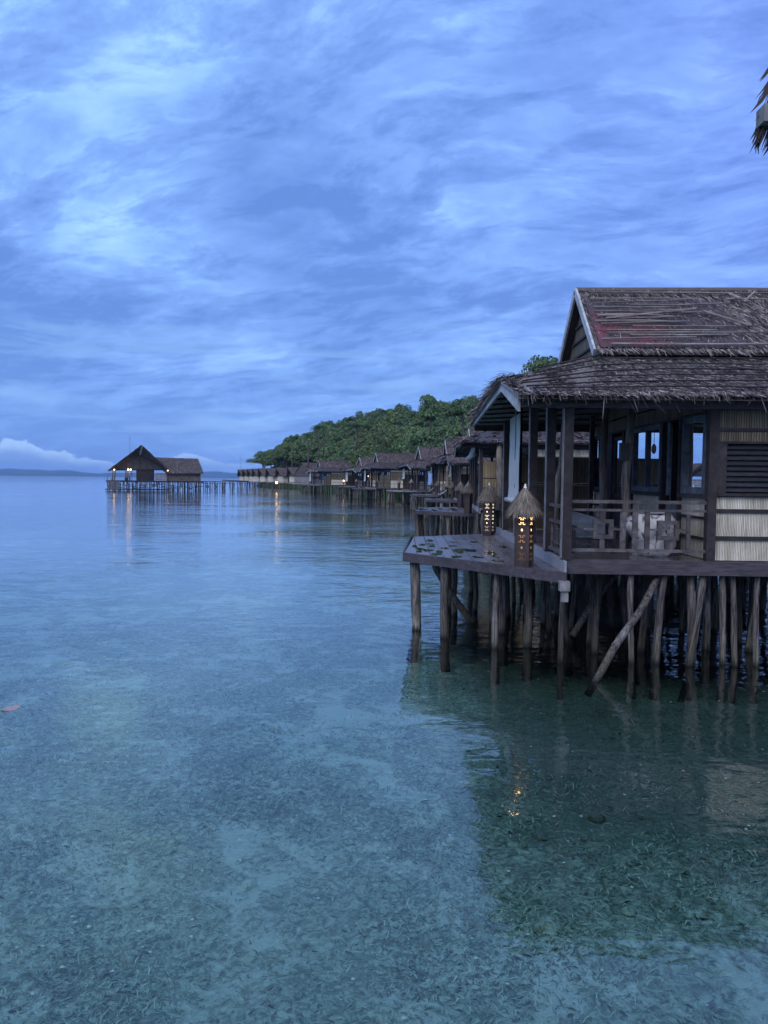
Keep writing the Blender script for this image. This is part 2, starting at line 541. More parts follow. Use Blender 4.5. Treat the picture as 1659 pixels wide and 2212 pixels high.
class MB:
    def __init__(s):
        s.v, s.f, s.sm = [], [], False

    def add(s, vs_, fs_):
        b = len(s.v)
        s.v.extend([tuple(x) for x in vs_])
        s.f.extend([tuple(i + b for i in f) for f in fs_])
        return s

    def box(s, x0, x1, y0, y1, z0, z1):
        return s.add([(x, y, z) for z in (z0, z1) for x, y in ((x0, y0), (x1, y0), (x1, y1), (x0, y1))],
                     [(3, 2, 1, 0), (4, 5, 6, 7), (0, 1, 5, 4), (1, 2, 6, 5), (2, 3, 7, 6), (3, 0, 4, 7)])

    def bar(s, p0, p1, w, h, up=(0, 0, 1)):
        p0, p1 = Vector(p0), Vector(p1)
        d = (p1 - p0).normalized()
        u = Vector(up)
        if abs(d.dot(u)) > .98:
            u = Vector((1, 0, 0))
        a = d.cross(u).normalized() * (w / 2)
        c = a.cross(d).normalized() * (h / 2)
        vs_ = [p + sa * a + sc * c for p in (p0, p1) for sa, sc in ((-1, -1), (1, -1), (1, 1), (-1, 1))]
        return s.add(vs_, [(0, 1, 2, 3), (7, 6, 5, 4), (0, 4, 5, 1), (1, 5, 6, 2), (2, 6, 7, 3), (3, 7, 4, 0)])

    def tube(s, pts, rad, n=8, jit=0.0, rng=None):
        pts = [Vector(p) for p in pts]
        if not isinstance(rad, (list, tuple)):
            rad = [rad] * len(pts)
        rings = []
        ref = Vector((0, 1, 0)) if abs((pts[-1] - pts[0]).normalized().y) < .9 else Vector((1, 0, 0))
        for i, p in enumerate(pts):
            d = (pts[min(i + 1, len(pts) - 1)] - pts[max(i - 1, 0)]).normalized()
            a = d.cross(ref).normalized()
            b = d.cross(a).normalized()
            ring = []
            for k in range(n):
                t = 2 * math.pi * k / n
                r = rad[i] * (1 + (rng.uniform(-jit, jit) if rng else 0))
                ring.append(p + (a * math.cos(t) + b * math.sin(t)) * r)
            rings.append(ring)
        vs_ = [v for r_ in rings for v in r_]
        fs_ = []
        for i in range(len(rings) - 1):
            for k in range(n):
                k2 = (k + 1) % n
                fs_.append((i * n + k, i * n + k2, (i + 1) * n + k2, (i + 1) * n + k))
        fs_.append(tuple(range(n - 1, -1, -1)))
        fs_.append(tuple((len(rings) - 1) * n + k for k in range(n)))
        return s.add(vs_, fs_)

    def prism(s, poly, off):
        n = len(poly)
        off = Vector(off)
        p = [Vector(q) for q in poly]
        return s.add(p + [q + off for q in p],
                     [tuple(range(n)), tuple(range(2 * n - 1, n - 1, -1))] +
                     [(i, i + n, (i + 1) % n + n, (i + 1) % n) for i in range(n)])

    def build(s, name, m, parent=None, origin=None, smooth=False):
        if origin is None:
            origin = parent['org'] if parent is not None and 'org' in parent else (parent.location if parent is not None else (0, 0, 0))
        o_ = np.array(tuple(origin))
        me = bpy.data.meshes.new(name)
        va = np.array(s.v, dtype=float) - o_
        me.from_pydata(va.tolist(), [], s.f)
        me.materials.append(m)
        if smooth:
            me.polygons.foreach_set('use_smooth', [True] * len(me.polygons))
        ob = bpy.data.objects.new(name, me)
        link(ob)
        if parent is not None:
            ob.parent = parent
            if parent.type == 'MESH':
                po = Vector(parent['org'])
                ob.location = Vector(tuple(origin)) - po
        else:
            ob.location = Vector(tuple(origin))
        ob['org'] = tuple(float(x) for x in origin)
        return ob


def quads_obj(name, V, m, parent=None, origin=(0, 0, 0), k=4):
    """V: (n,k,3) array of separate k-gons in world space"""
    n = V.shape[0]
    me = bpy.data.meshes.new(name)
    me.vertices.add(n * k)
    me.vertices.foreach_set('co', (V.reshape(-1, 3) - np.array(origin)).astype(np.float32).ravel())
    me.loops.add(n * k)
    me.loops.foreach_set('vertex_index', np.arange(n * k, dtype=np.int32))
    me.polygons.add(n)
    me.polygons.foreach_set('loop_start', np.arange(0, n * k, k, dtype=np.int32))
    me.polygons.foreach_set('loop_total', np.full(n, k, dtype=np.int32))
    me.update(calc_edges=True)
    me.materials.append(m)
    o = bpy.data.objects.new(name, me)
    link(o)
    if parent is not None:
        o.parent = parent
        if parent.type == 'MESH':
            o.location = Vector(tuple(origin)) - Vector(parent['org'])
    o['org'] = tuple(float(x) for x in origin)
    return o


def strips(base, d, side, length, width, droop=0.0, segs=1):
    """leaf strips: base (n,3), direction d, side vectors; returns quads (n,4,3) tapered"""
    L = length[:, None]
    w = width[:, None]
    tip = base + d * L
    tip[:, 2] -= droop * length
    return np.stack([base - side * w * .5, base + side * w * .5, tip + side * w * .12, tip - side * w * .12], 1)


rs = np.random.RandomState(11)


def norm(a):
    return a / np.maximum(np.linalg.norm(a, axis=-1, keepdims=True), 1e-9)


# ------------------------------------------------------------------ sea, bed, far land
def plane(name, x0, x1, y0, y1, z, m, nx=1, ny=1, zf=None):
    mb = MB()
    xs = np.linspace(x0, x1, nx + 1)
    ys = np.linspace(y0, y1, ny + 1)
    vs_ = [(x, y, z if zf is None else zf(x, y)) for y in ys for x in xs]
    fs_ = [(j * (nx + 1) + i, j * (nx + 1) + i + 1, (j + 1) * (nx + 1) + i + 1, (j + 1) * (nx + 1) + i) for j in range(ny) for i in range(nx)]
    mb.add(vs_, fs_)
    o = mb.build(name, m, origin=(0, 0, 0))
    o['kind'] = 'structure'
    return o


plane('water', -12500, 12500, -300, 12500, 0.0, M['water'])


def bedz(x, y):
    d = max(0.0, y - 25) + .3 * max(0, -x - 6)
    return -0.72 - min(5.0, d * .02) + .06 * math.sin(x * .7 + y * .35) * math.cos(y * .5 - x * .2)


bx = np.concatenate([[-12400, -900, -150], np.linspace(-60, 40, 51), [150, 900, 12400]])
by = np.concatenate([[-290, -40], np.linspace(-10, 110, 61), [200, 700, 12400]])
mb = MB()
mb.add([(x, y, bedz(x, y)) for y in by for x in bx],
       [(j * len(bx) + i, j * len(bx) + i + 1, (j + 1) * len(bx) + i + 1, (j + 1) * len(bx) + i) for j in range(len(by) - 1) for i in range(len(bx) - 1)])
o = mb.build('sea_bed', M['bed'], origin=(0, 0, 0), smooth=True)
o['kind'] = 'structure'

# seagrass: short curled blades over the near bed, clumped
NB = 150000
u = rs.rand(NB)
gy = 3.2 + (u ** 1.55) * 17
gx = (rs.rand(NB) * 2 - 1) * (gy * .60 + 1.2) + .2


def clump(x, y):
    return (np.sin(x * 1.7 + 1.3 * np.sin(y * 1.1)) + np.sin(y * 2.1 + 1.7 * np.sin(x * .9 + 2)) + .8 * np.sin(x * 4.3 + y * 3.1) + .6 * np.sin(x * 7.1 - y * 6.3 + 1))


keep = rs.rand(NB) < np.clip(.62 + .30 * clump(gx, gy), .04, 1)
gx, gy = gx[keep], gy[keep]
n = len(gx)
gz = np.array([bedz(a, b) for a, b in zip(gx, gy)])
ang = rs.rand(n) * 6.283 + .0
ln = .03 + rs.rand(n) ** 2 * .075
wd = .006 + rs.rand(n) * .009
base = np.stack([gx, gy, gz], 1)
dirh = np.stack([np.cos(ang), np.sin(ang), .25 + .5 * rs.rand(n)], 1)
side = np.stack([-np.sin(ang), np.cos(ang), np.zeros(n)], 1)
mid = base + dirh * ln[:, None] * .6
a2 = ang + rs.uniform(-1.1, 1.1, n)
tip = mid + np.stack([np.cos(a2), np.sin(a2), rs.uniform(-.2, .4, n)], 1) * ln[:, None] * .6
w_ = wd[:, None]
V = np.stack([base - side * w_ * .4, base + side * w_ * .4, mid + side * w_ * .5, tip + side * w_ * .05, mid - side * w_ * .5], 1)
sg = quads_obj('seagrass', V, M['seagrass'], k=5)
sg['kind'] = 'stuff'
# pale shell and coral crumbs on the bed
n = 260
cy_ = 3.6 + rs.rand(n) ** 1.3 * 14
cx_ = (rs.rand(n) * 2 - 1) * cy_ * .58
mb = MB()
for x, y in zip(cx_, cy_):
    s_ = rs.uniform(.008, .022)
    z = bedz(x, y) + .05
    k = 6
    a0 = rs.rand() * 6
    ring = [(x + math.cos(a0 + t * 6.283 / k) * s_ * rs.uniform(.7, 1.5), y + math.sin(a0 + t * 6.283 / k) * s_ * rs.uniform(.6, 1), z) for t in range(k)]
    mb.add(ring + [(x, y, z + s_ * .7)], [(i, (i + 1) % k, k) for i in range(k)])
o = mb.build('shell_fragments', M['white'], origin=(0, 0, 0))
o['kind'] = 'stuff'
# coral rubble and weed-grown stones
mb = MB()
for _ in range(230):
    y = 3.4 + rs.rand() ** 1.3 * 15
    x = (rs.rand() * 2 - 1) * (y * .6 + 1)
    r0 = rs.uniform(.03, .11) * (1.4 if rs.rand() < .15 else 1)
    z = bedz(x, y)
    base_i = len(mb.v)
    k = 9
    for (fr_, hh) in ((1.0, -.01), (.85, .35), (.5, .62)):
        for t in range(k):
            a_ = t * 6.283 / k
            q_ = r0 * fr_ * rs.uniform(.75, 1.2)
            mb.v.append((x + q_ * math.cos(a_), y + q_ * math.sin(a_), z + r0 * hh * rs.uniform(.6, 1.2)))
    mb.v.append((x, y, z + r0 * .62))
    for j in range(2):
        for t in range(k):
            mb.f.append((base_i + j * k + t, base_i + j * k + (t + 1) % k, base_i + (j + 1) * k + (t + 1) % k, base_i + (j + 1) * k + t))
    for t in range(k):
        mb.f.append((base_i + 2 * k + t, base_i + 2 * k + (t + 1) % k, base_i + 3 * k))
o = mb.build('coral_rubble', M['bed'], origin=(0, 0, 0), smooth=True)
o['kind'] = 'stuff'
# sunken poles lying on the bed
for px0, py0, px1, py1, nm in ((1080, 1505, 1300, 1568, 'sunken pole lying on the seabed below the crooked brace'),
                               (1340, 1588, 1640, 1612, 'pale sunken pole on the seabed at the right edge')):
    a, b = atZ(px0, py0, -.85), atZ(px1, py1, -.85)
    mb = MB()
    mb.tube([a, a.lerp(b, .4) + Vector((0, .05, .03)), b], [.018, .022, .014], 7, .15, random)
    tag(mb.build('sunken_pole', M['batten'], origin=a, smooth=True), nm, 'pole')

# far hills across the water
for nm, Y0, xs0, xs1, amp, seed, base_h in (('far_hills', 9000, -7600, 1200, 70, 3, 42), ('farther_hills', 11000, -9500, 600, 60, 9, 75)):
    mb = MB()
    nx = 120
    rr = random.Random(seed)
    ph = [rr.uniform(0, 6) for _ in range(7)]
    top = []
    for i in range(nx + 1):
        t = i / nx
        x = xs0 + (xs1 - xs0) * t
        h = base_h + amp * (.35 * math.sin(x * .0011 + ph[0]) + .3 * math.sin(x * .0024 + ph[1]) + .16 * math.sin(x * .0061 + ph[2]) + .09 * math.sin(x * .013 + ph[3]))
        h = max(4, h) * (.45 + .55 * min(1, (1 - t) * 4))
        top.append((x, Y0 + 300 * math.sin(x * .0007), h))
    vs_ = []
    for (x, y, h) in top:
        vs_ += [(x, y - 900, -2), (x, y - 500, h * .45), (x, y, h), (x, y + 900, -2)]
    fs_ = []
    for i in range(nx):
        for k in range(3):
            fs_.append((i * 4 + k, (i + 1) * 4 + k, (i + 1) * 4 + k + 1, i * 4 + k + 1))
    mb.add(vs_, fs_)
    o = mb.build(nm, M['mountain'], origin=(0, 0, 0), smooth=True)
    o['kind'] = 'structure'


# ------------------------------------------------------------------ piles (shared meshes)
PILES = []
for i in range(7):
    rr = random.Random(100 + i)
    mb = MB()
    bx_, by_ = rr.uniform(-.12, .12), rr.uniform(-.12, .12)
    pts, rad = [], []
    for k in range(9):
        t = k / 8
        pts.append((bx_ * math.sin(t * 3.1) + rr.uniform(-.02, .02), by_ * math.sin(t * 2.6) + rr.uniform(-.02, .02), -1.5 + 3.25 * t))
        rad.append(.088 - .012 * t + rr.uniform(-.008, .008))
    mb.tube(pts, rad, 9, .13, rr)
    me_o = mb.build('pile', M['pile'], origin=(0, 0, 0), smooth=True)
    PILES.append(me_o.data)
    bpy.data.objects.remove(me_o)


def pile(parent, x, y, ztop, rr, sc=1.0, tilt=.03, lean=None):
    o = bpy.data.objects.new('pile', rr.choice(PILES))
    link(o)
    o.parent = parent
    po = Vector(parent['org']) if 'org' in parent else Vector(parent.location)
    o.location = Vector((x, y, ztop - 1.75 + .02)) - po
    rx, ry = (rr.uniform(-tilt, tilt), rr.uniform(-tilt, tilt)) if lean is None else lean
    # pivot at the top: compensate so that the head stays under its beam
    rot = Matrix.Rotation(rx, 3, 'X') @ Matrix.Rotation(ry, 3, 'Y') @ Matrix.Rotation(rr.uniform(0, 6.28), 3, 'Z')
    s_ = sc * rr.uniform(.8, 1.15)
    topv = rot @ Vector((0, 0, 1.75))
    o.location += Vector((0, 0, 1.75)) - topv
    o.rotation_euler = rot.to_euler()
    o.scale = (s_, s_, 1)
    return o


# ------------------------------------------------------------------ stilt bungalow
def bungalow(root, X0, Y0, rot=0.0, L=8.9, Wd=9.0, flip=False, zo=0.0, lod=1, gx=2.12, zs=(4.95, 5.56, 5.22), blind=None, seed=1,
             deck=None, npile=30, hero=False, gz=0.0):
    rr = random.Random(seed)
    r2 = np.random.RandomState(seed)
    ca, sa = math.cos(rot), math.sin(rot)

    def T(x, y, z):
        if flip:
            y = L - y
        return (X0 + x * ca - y * sa, Y0 + x * sa + y * ca, z + zo)

    def TB(mb_, x0, x1, y0, y1, z0, z1):
        vs_ = [T(x, y, z) for z in (z0, z1) for x, y in ((x0, y0), (x1, y0), (x1, y1), (x0, y1))]
        fs_ = [(3, 2, 1, 0), (4, 5, 6, 7), (0, 1, 5, 4), (1, 2, 6, 5), (2, 3, 7, 6), (3, 0, 4, 7)]
        if flip:
            fs_ = [f[::-1] for f in fs_]
        mb_.add(vs_, fs_)
        return mb_

    zE, zA, zF = zs
    A = (0.0, 2.4, zA)
    F = (0.0, L, zF)
    G = (gx, 2.6, zA + .55)
    G2 = (gx, 6.1, zA + .80)
    ridge_y, ridge_z = 4.4, 7.93 + gz

    def lerp(a, b, t):
        return tuple(a[i] + (b[i] - a[i]) * t for i in range(3))

    def topn(x):
        return lerp(A, G, x / gx) if x < gx else (x, G[1], G[2])

    def topf(x):
        return lerp(A, G2, x / gx) if x < gx else (x, G2[1], G2[2])

    eave_n = lambda x: (x, -.36, zE - .02)
    eave_f = lambda x: (x, L + .34, zF - .10)
    surfs = {
        'near': (lambda u_, t: lerp(eave_n(u_), topn(u_), t), -.06, Wd),
        'far': (lambda u_, t: lerp(eave_f(u_), topf(u_), t), -.06, Wd),
        'up_n': (lambda u_, t: lerp((u_, 2.35, zA + .62 + gz * .3), (u_, ridge_y, ridge_z), t), gx - .12, Wd),
        'up_f': (lambda u_, t: lerp((u_, 6.45, zA + .62 + gz * .3), (u_, ridge_y, ridge_z), t), gx - .12, Wd),
    }
    th = M['thatch'] if lod == 0 else M['thatch_far']
    # roof body
    roof = MB()
    for key, (fn, x0, x1) in surfs.items():
        nx = 10
        for zoff in (0, -.07):
            vs_ = []
            for j in range(2):
                for i in range(nx + 1):
                    x = x0 + (x1 - x0) * i / nx
                    p = fn(x, j)
                    vs_.append(T(p[0], p[1], p[2] + zoff))
            roof.add(vs_, [(i, i + 1, nx + 2 + i, nx + 1 + i) for i in range(nx)])
    roof.add([T(*A), T(*G), T(*G2)], [(0, 1, 2)])
    # ridge roll
    roof.tube([T(gx - .15, ridge_y, ridge_z + .02), T((gx + Wd) / 2, ridge_y, ridge_z + .04), T(Wd, ridge_y, ridge_z + .02)], .09, 8)
    ro = roof.build('roof', th, root)
    # thatch blades over every slope, in courses
    rows = {0: .10, 1: .26, 2: .5}[lod]
    dens = {0: 58, 1: 11, 2: 4}[lod]
    blen = {0: .25, 1: .48, 2: .75}[lod]
    bw = {0: .024, 1: .10, 2: .2}[lod]
    out = []

    def course_field(fn, x0, x1, densmul=1.0, skip=None):
        p0, p1 = np.array(fn((x0 + x1) / 2, 0)), np.array(fn((x0 + x1) / 2, 1))
        slope = np.linalg.norm(p1 - p0)
        nr = max(2, int(slope / rows))
        for r_ in range(nr):
            cnt = int((x1 - x0) * dens * densmul)
            xs = r2.uniform(x0, x1, cnt)
            tt = (r_ + .75 + r2.uniform(-.25, .25, cnt) + .12 * np.sin(xs * 2.1 + r_)) / nr
            tt = np.clip(tt, .0, 1)
            if skip is not None:
                k_ = ~skip(xs, tt, r2)
                xs, tt = xs[k_], tt[k_]
            P = np.array([fn(a, b) for a, b in zip(xs, tt)])
            Q = np.array([fn(a, max(0, b - .1)) if b > .12 else np.array(fn(a, b)) - (np.array(fn(a, .1)) - np.array(fn(a, 0))) for a, b in zip(xs, tt)])
            if len(P) == 0:
                continue
            d = norm(Q - P)
            nrm = norm(np.cross(np.tile([1., 0, 0], (len(P), 1)), d))
            nrm[nrm[:, 2] < 0] *= -1
            lat = r2.normal(0, .30, len(P)) + .22 * (1 if hero else 0)
            dd = norm(d + np.stack([lat, 0 * lat, 0 * lat], 1) + nrm * r2.uniform(-.02, .26, (len(P), 1)))
            sd = norm(np.cross(dd, nrm) + nrm * r2.normal(0, .25, (len(P), 1)))
            ll = blen * r2.uniform(.6, 1.3, len(P))
            q = strips(P + nrm * .02, dd, sd, ll, bw * r2.uniform(.6, 1.5, len(P)), droop=.05)
            out.append(q)

    def bald(xs, tt, r_):
        # the patch where the upper roof has lost its thatch
        e = gx + 2.0 + .8 * (1 - tt) + .35 * np.sin(tt * 17)
        b = (xs < e) & (tt < .80) & (tt > .06)
        core = (tt < .52) & (xs < gx + 1.3 + .35 * np.sin(tt * 23) + .2 * np.sin(tt * 61)) & (np.sin(tt * 24 + xs * 1.5) > -.55)
        return b & (r_.rand(len(xs)) < np.where(core, .93, np.where(xs < e - .7, .42, .2)))

    for key, (fn, x0, x1) in surfs.items():
        if lod == 0 and key in ('up_f',):
            course_field(fn, x0, x1, .3)
        elif key == 'far':
            course_field(fn, x0, x1, .5 if lod == 0 else .6)
        else:
            course_field(fn, x0, x1, 1.0, bald if (hero and key == 'up_n') else None)
    # hip between the gable foot and the side eave
    n_ = {0: 900, 1: 200, 2: 40}[lod]
    a_ = r2.rand(n_, 1)
    b_ = r2.rand(n_, 1)
    s_ = np.where(a_ + b_ > 1, 1, 0)
    a_ = np.where(s_ == 1, 1 - a_, a_)
    b_ = np.where(s_ == 1, 1 - b_, b_)
    P = np.array(A) + a_ * (np.array(G) - np.array(A)) + b_ * (np.array(G2) - np.array(A))
    dd = norm(np.stack([-np.ones(n_), r2.normal(0, .35, n_), -.3 + r2.normal(0, .12, n_)], 1))
    sd = norm(np.stack([dd[:, 1], -dd[:, 0], r2.normal(0, .3, n_)], 1))
    out.append(strips(P + [0, 0, .03], dd, sd, blen * r2.uniform(.7, 1.5, n_), bw * r2.uniform(.7, 1.5, n_)))
    # ragged fringes: side edge A-F, ridge, front eave
    n_ = {0: 2600, 1: 220, 2: 30}[lod]
    t_ = r2.rand(n_, 1)
    P = np.array(A) + t_ * (np.array(F) + [0, .3, -.05] - np.array(A)) + np.stack([r2.uniform(-.02, .55, n_), 0 * a_[:n_, 0] if False else np.zeros(n_), r2.uniform(.0, .17 if lod == 0 else .2, n_)], 1)
    P[:, 2] += .12 * np.sin(math.pi * t_[:, 0])
    dd = norm(np.stack([-np.ones(n_) * .8, r2.normal(.35, .40, n_), -.45 + r2.normal(0, .28, n_)], 1))
    sd = norm(np.stack([dd[:, 1], -dd[:, 0], r2.normal(0, .4, n_)], 1))
    out.append(strips(P, dd, sd, blen * r2.uniform(.5, 1.45, n_) * 1.15, bw * r2.uniform(.6, 1.4, n_), droop=.1))
    n_ = {0: 700, 1: 90, 2: 20}[lod]
    xs = r2.uniform(gx - .1, Wd, n_)
    P = np.stack([xs, ridge_y + r2.normal(0, .05, n_), np.full(n_, ridge_z + .05)], 1)
    dd = norm(np.stack([r2.normal(0, .6, n_), -np.ones(n_), -.75 + r2.normal(0, .25, n_)], 1))
    sd = norm(np.stack([np.ones(n_), r2.normal(0, .3, n_), np.zeros(n_)], 1))
    out.append(strips(P, dd, sd, blen * .8 * r2.uniform(.5, 1.2, n_), bw * r2.uniform(.6, 1.4, n_)))
    if lod < 2:
        n_ = {0: 520, 1: 120}[lod]
        xs = r2.uniform(0, Wd, n_)
        P = np.stack([xs, np.full(n_, -.34), np.full(n_, zE + .0) + r2.uniform(-.02, .06, n_)], 1)
        dd = norm(np.stack([r2.normal(.25, .35, n_), -np.ones(n_) * .55 * r2.rand(n_), -np.ones(n_)], 1))
        sd = norm(np.stack([np.ones(n_), r2.normal(0, .3, n_), np.zeros(n_)], 1))
        ll = np.where(r2.rand(n_) < .05, .38, .14) * r2.uniform(.5, 1.2, n_)
        out.append(strips(P, dd, sd, ll, bw * r2.uniform(.5, 1.0, n_)))
    V = np.concatenate(out, 0)
    if flip:
        V = V.copy()
        V[:, :, 1] = L - V[:, :, 1]
    X = X0 + V[:, :, 0] * ca - V[:, :, 1] * sa
    Y = Y0 + V[:, :, 0] * sa + V[:, :, 1] * ca
    V = np.stack([X, Y, V[:, :, 2] + zo], 2)
    thp = quads_obj('thatch', V, th, ro, ro['org'])
    # underside boards with battens
    so = MB()
    for key in ('near', 'far'):
        fn, x0, x1 = surfs[key]
        nx = 8
        vs_ = []
        for j in range(2):
            for i in range(nx + 1):
                p = fn(x0 + .1 + (x1 - x0 - .1) * i / nx, .06 + j * .94)
                vs_.append(T(p[0], p[1], p[2] - .13))
        so.add(vs_, [(i, i + 1, nx + 2 + i, nx + 1 + i) for i in range(nx)])
    sof = so.build('soffit', M['soffit'], ro)
    if lod < 2:
        bt = MB()
        for key in ('near', 'far'):
            fn, x0, x1 = surfs[key]
            for j in range(1, 9):
                t = j / 9
                pts = [fn(x0 + .1 + (x1 - x0 - .1) * i / 3, t) for i in range(4)]
                for a, b in zip(pts[:-1], pts[1:]):
                    bt.bar(T(a[0], a[1], a[2] - .16), T(b[0], b[1], b[2] - .16), .06, .05)
        bt.build('batten', M['dark'], sof)
    # gable wall
    gb = MB()
    gb.prism([T(gx + .05, 2.7, zA + .5), T(gx + .05, 6.15, zA + .7), T(gx + .05, ridge_y, ridge_z - .12)], Vector((.05 * ca, .05 * sa, 0)))
    gw = gb.build('gable_wall', M['bamboo_dark'], root)
    if lod < 2:
        bt = MB()
        for z in np.arange(zA + .9, ridge_z - .3, .36):
            k = (ridge_z - .12 - z) / (ridge_z - zA - .62)
            bt.bar(T(gx + .02, ridge_y - 1.72 * k, z), T(gx + .02, ridge_y + 1.75 * k, z), .04, .05)
        bt.build('batten', M['dark'], gw)
    # barge boards of the gable and fascia round the side eave
    m_f = M['fascia']
    for ya, zb in ((2.5, zA + .62), (6.3, zA + .75)):
        b = MB()
        b.bar(T(gx - .16, ya, zb), T(gx - .16, ridge_y, ridge_z + .02), .05, .17)
        b.build('barge_board', m_f, root)
    b = MB()
    b.prism([T(-.03, 0, zE - .28), T(-.03, 0, zE + .02), T(-.03, 2.4, zA + .02), T(-.03, 2.4, zA - .24)], Vector((.05 * ca, .05 * sa, 0)))
    b.build('fascia_board', m_f, root)
    b = MB()
    b.prism([T(-.03, 2.4, zA - .24), T(-.03, 2.4, zA + .02), T(-.03, L, zF + .02), T(-.03, L, zF - .2)], Vector((.05 * ca, .05 * sa, 0)))
    b.build('fascia_board', m_f, root)
    # eave beams
    b = MB()
    TB(b, .03, Wd, -.02, .10, zE - .20, zE)
    b.build('eave_beam', M['beam'] if (hero or not flip) and lod == 0 else M['grey'], root)
    b = MB()
    TB(b, .03, Wd, L - .10, L + .02, zF - .32, zF - .12)
    b.build('eave_beam', M['dark'], root)
    # floor
    fl = MB()
    TB(fl, .95, Wd, .17, L, 1.88, 1.96)
    flo = fl.build('porch_floor', M['deck'], root)
    b = MB()
    TB(b, .93, Wd, .10, .168, 1.70, 1.963)
    b.build('floor_beam', M['beam'], flo)
    b = MB()
    TB(b, .90, .948, .15, L, 1.70, 1.962)
    b.build('floor_beam', M['grey'], flo)
    # posts
    if hero:
        posts = [(.93, .15, .165), (.93, 1.75, .17), (.93, 3.8, .17), (.93, 6.0, .16), (.93, 8.3, .15), (3.45, 8.4, .12)]
    else:
        posts = [(.95, .2, .16), (.95, 1.8, .15), (.95, 3.8, .15), (.95, 6.0, .15), (.95, L - .25, .16), (2.2, .2, .13), (2.3, L - .25, .14), (3.4, L - .25, .12), (3.55, .2, .13)]
    for (x, y, w) in posts:
        b = MB()
        zt = zE - .19 if y < .5 else (zF - .2 if y > L - .5 else zA - .1 + .03 * y)
        TB(b, x - w / 2, x + w / 2, y - w / 2, y + w / 2, 1.962, zt)
        po_ = b.build('post', M['dark'], root)
        if lod < 2:
            b = MB()
            TB(b, x - w / 2 - .014, x - w / 2 - .002, y - w / 2 + .01, y + w / 2 - .01, 1.99, zt - .02)
            b.build('pale_lit_side', M['grey'], po_)  # pale left face of the post, its skylight put into the colour
    return T, TB, rr, root, ro


def panel_wall(T, root, pa, pb, zbots, mats, name='wall', thick=.04, batt=M['dark']):
    """upright bamboo panels between pa and pb (local x,y), one course per z pair; dark battens between"""
    (xa, ya), (xb, yb) = pa, pb
    dxy = Vector((xb - xa, yb - ya)).normalized()
    nx_, ny_ = -dxy.y, dxy.x
    w = MB()
    for (z0, z1) in zbots:
        vs_ = []
        for z in (z0, z1):
            for (x, y) in ((xa, ya), (xb, yb), (xb + nx_ * thick, yb + ny_ * thick), (xa + nx_ * thick, ya + ny_ * thick)):
                vs_.append(T(x, y, z))
        w.add(vs_, [(3, 2, 1, 0), (4, 5, 6, 7), (0, 1, 5, 4), (1, 2, 6, 5), (2, 3, 7, 6), (3, 0, 4, 7)])
    wo = w.build(name, mats, root)
    b = MB()
    for i in range(len(zbots) - 1):
        z = (zbots[i][1] + zbots[i + 1][0]) / 2
        if zbots[i + 1][0] - zbots[i][1] < .12:
            b.bar(T(xa, ya, z), T(xb, yb, z), .075, max(.045, zbots[i + 1][0] - zbots[i][1] - .004))
    if b.v:
        b.build('batten', batt, wo)
    return wo


def window(T, root, x, y0, y1, z0, z1, name='window', fm=None, mull=1, w=.07, side=-1):
    """window in a wall at local x, running along y"""
    fm = fm or M['blue_frame']
    fr = MB()
    for (ya, yb, za, zb) in ((y0, y0 + w, z0, z1), (y1 - w, y1, z0, z1), (y0 + w, y1 - w, z0, z0 + w), (y0 + w, y1 - w, z1 - w, z1)):
        vs_ = [T(xx, yy, zz_) for zz_ in (za, zb) for xx, yy in ((x - .06, ya), (x + .05, ya), (x + .05, yb), (x - .06, yb))]
        fr.add(vs_, [(3, 2, 1, 0), (4, 5, 6, 7), (0, 1, 5, 4), (1, 2, 6, 5), (2, 3, 7, 6), (3, 0, 4, 7)])
    for k in range(1, mull + 1):
        ym = y0 + (y1 - y0) * k / (mull + 1)
        fr.bar(T(x - .005, ym, z0 + w), T(x - .005, ym, z1 - w), w, .1)
    fo = fr.build(name, fm, root)
    g = MB()
    g.add([T(x, y0 + w, z0 + w), T(x, y1 - w, z0 + w), T(x, y1 - w, z1 - w), T(x, y0 + w, z1 - w)], [(0, 1, 2, 3)])
    g.build('pane', M['glass'], fo)
    return fo


def blind(root, T, x, y0, y1, ztop, zbot, name='roll_blind', label='pale woven roller blind hanging at the side of its porch', group=None):
    mb = MB()
    n = 14
    a = []
    for i in range(n + 1):
        t = i / n
        z = ztop + (zbot - ztop) * t
        bulge = .008 * math.sin(t * 7) - .30 * max(0, t - .88)
        a.append((x + bulge, z))
    vs_ = []
    for (xx, z) in a:
        vs_ += [T(xx, y0, z), T(xx, y1, z)]
    vs_ += [tuple(Vector(v) + Vector((.012, 0, 0))) for v in vs_]
    m_ = 2 * (n + 1)
    fs_ = []
    for i in range(n):
        fs_.append((2 * i, 2 * i + 1, 2 * i + 3, 2 * i + 2))
        fs_.append((m_ + 2 * i, m_ + 2 * i + 2, m_ + 2 * i + 3, m_ + 2 * i + 1))
    mb.add(vs_, fs_)
    o_ = Vector(T(x, y0, ztop))
    e = empty('roll_blind', o_, label, 'blind', group)
    mb.build('cloth', M['blind'], e)
    rl = MB()
    xx = a[-1][0] - .03
    rl.tube([T(xx, y0 - .06, zbot - .03), T(xx, y1 + .06, zbot - .03)], .065, 10)
    rl.build('roll', M['blind'], e, smooth=True)
    return e


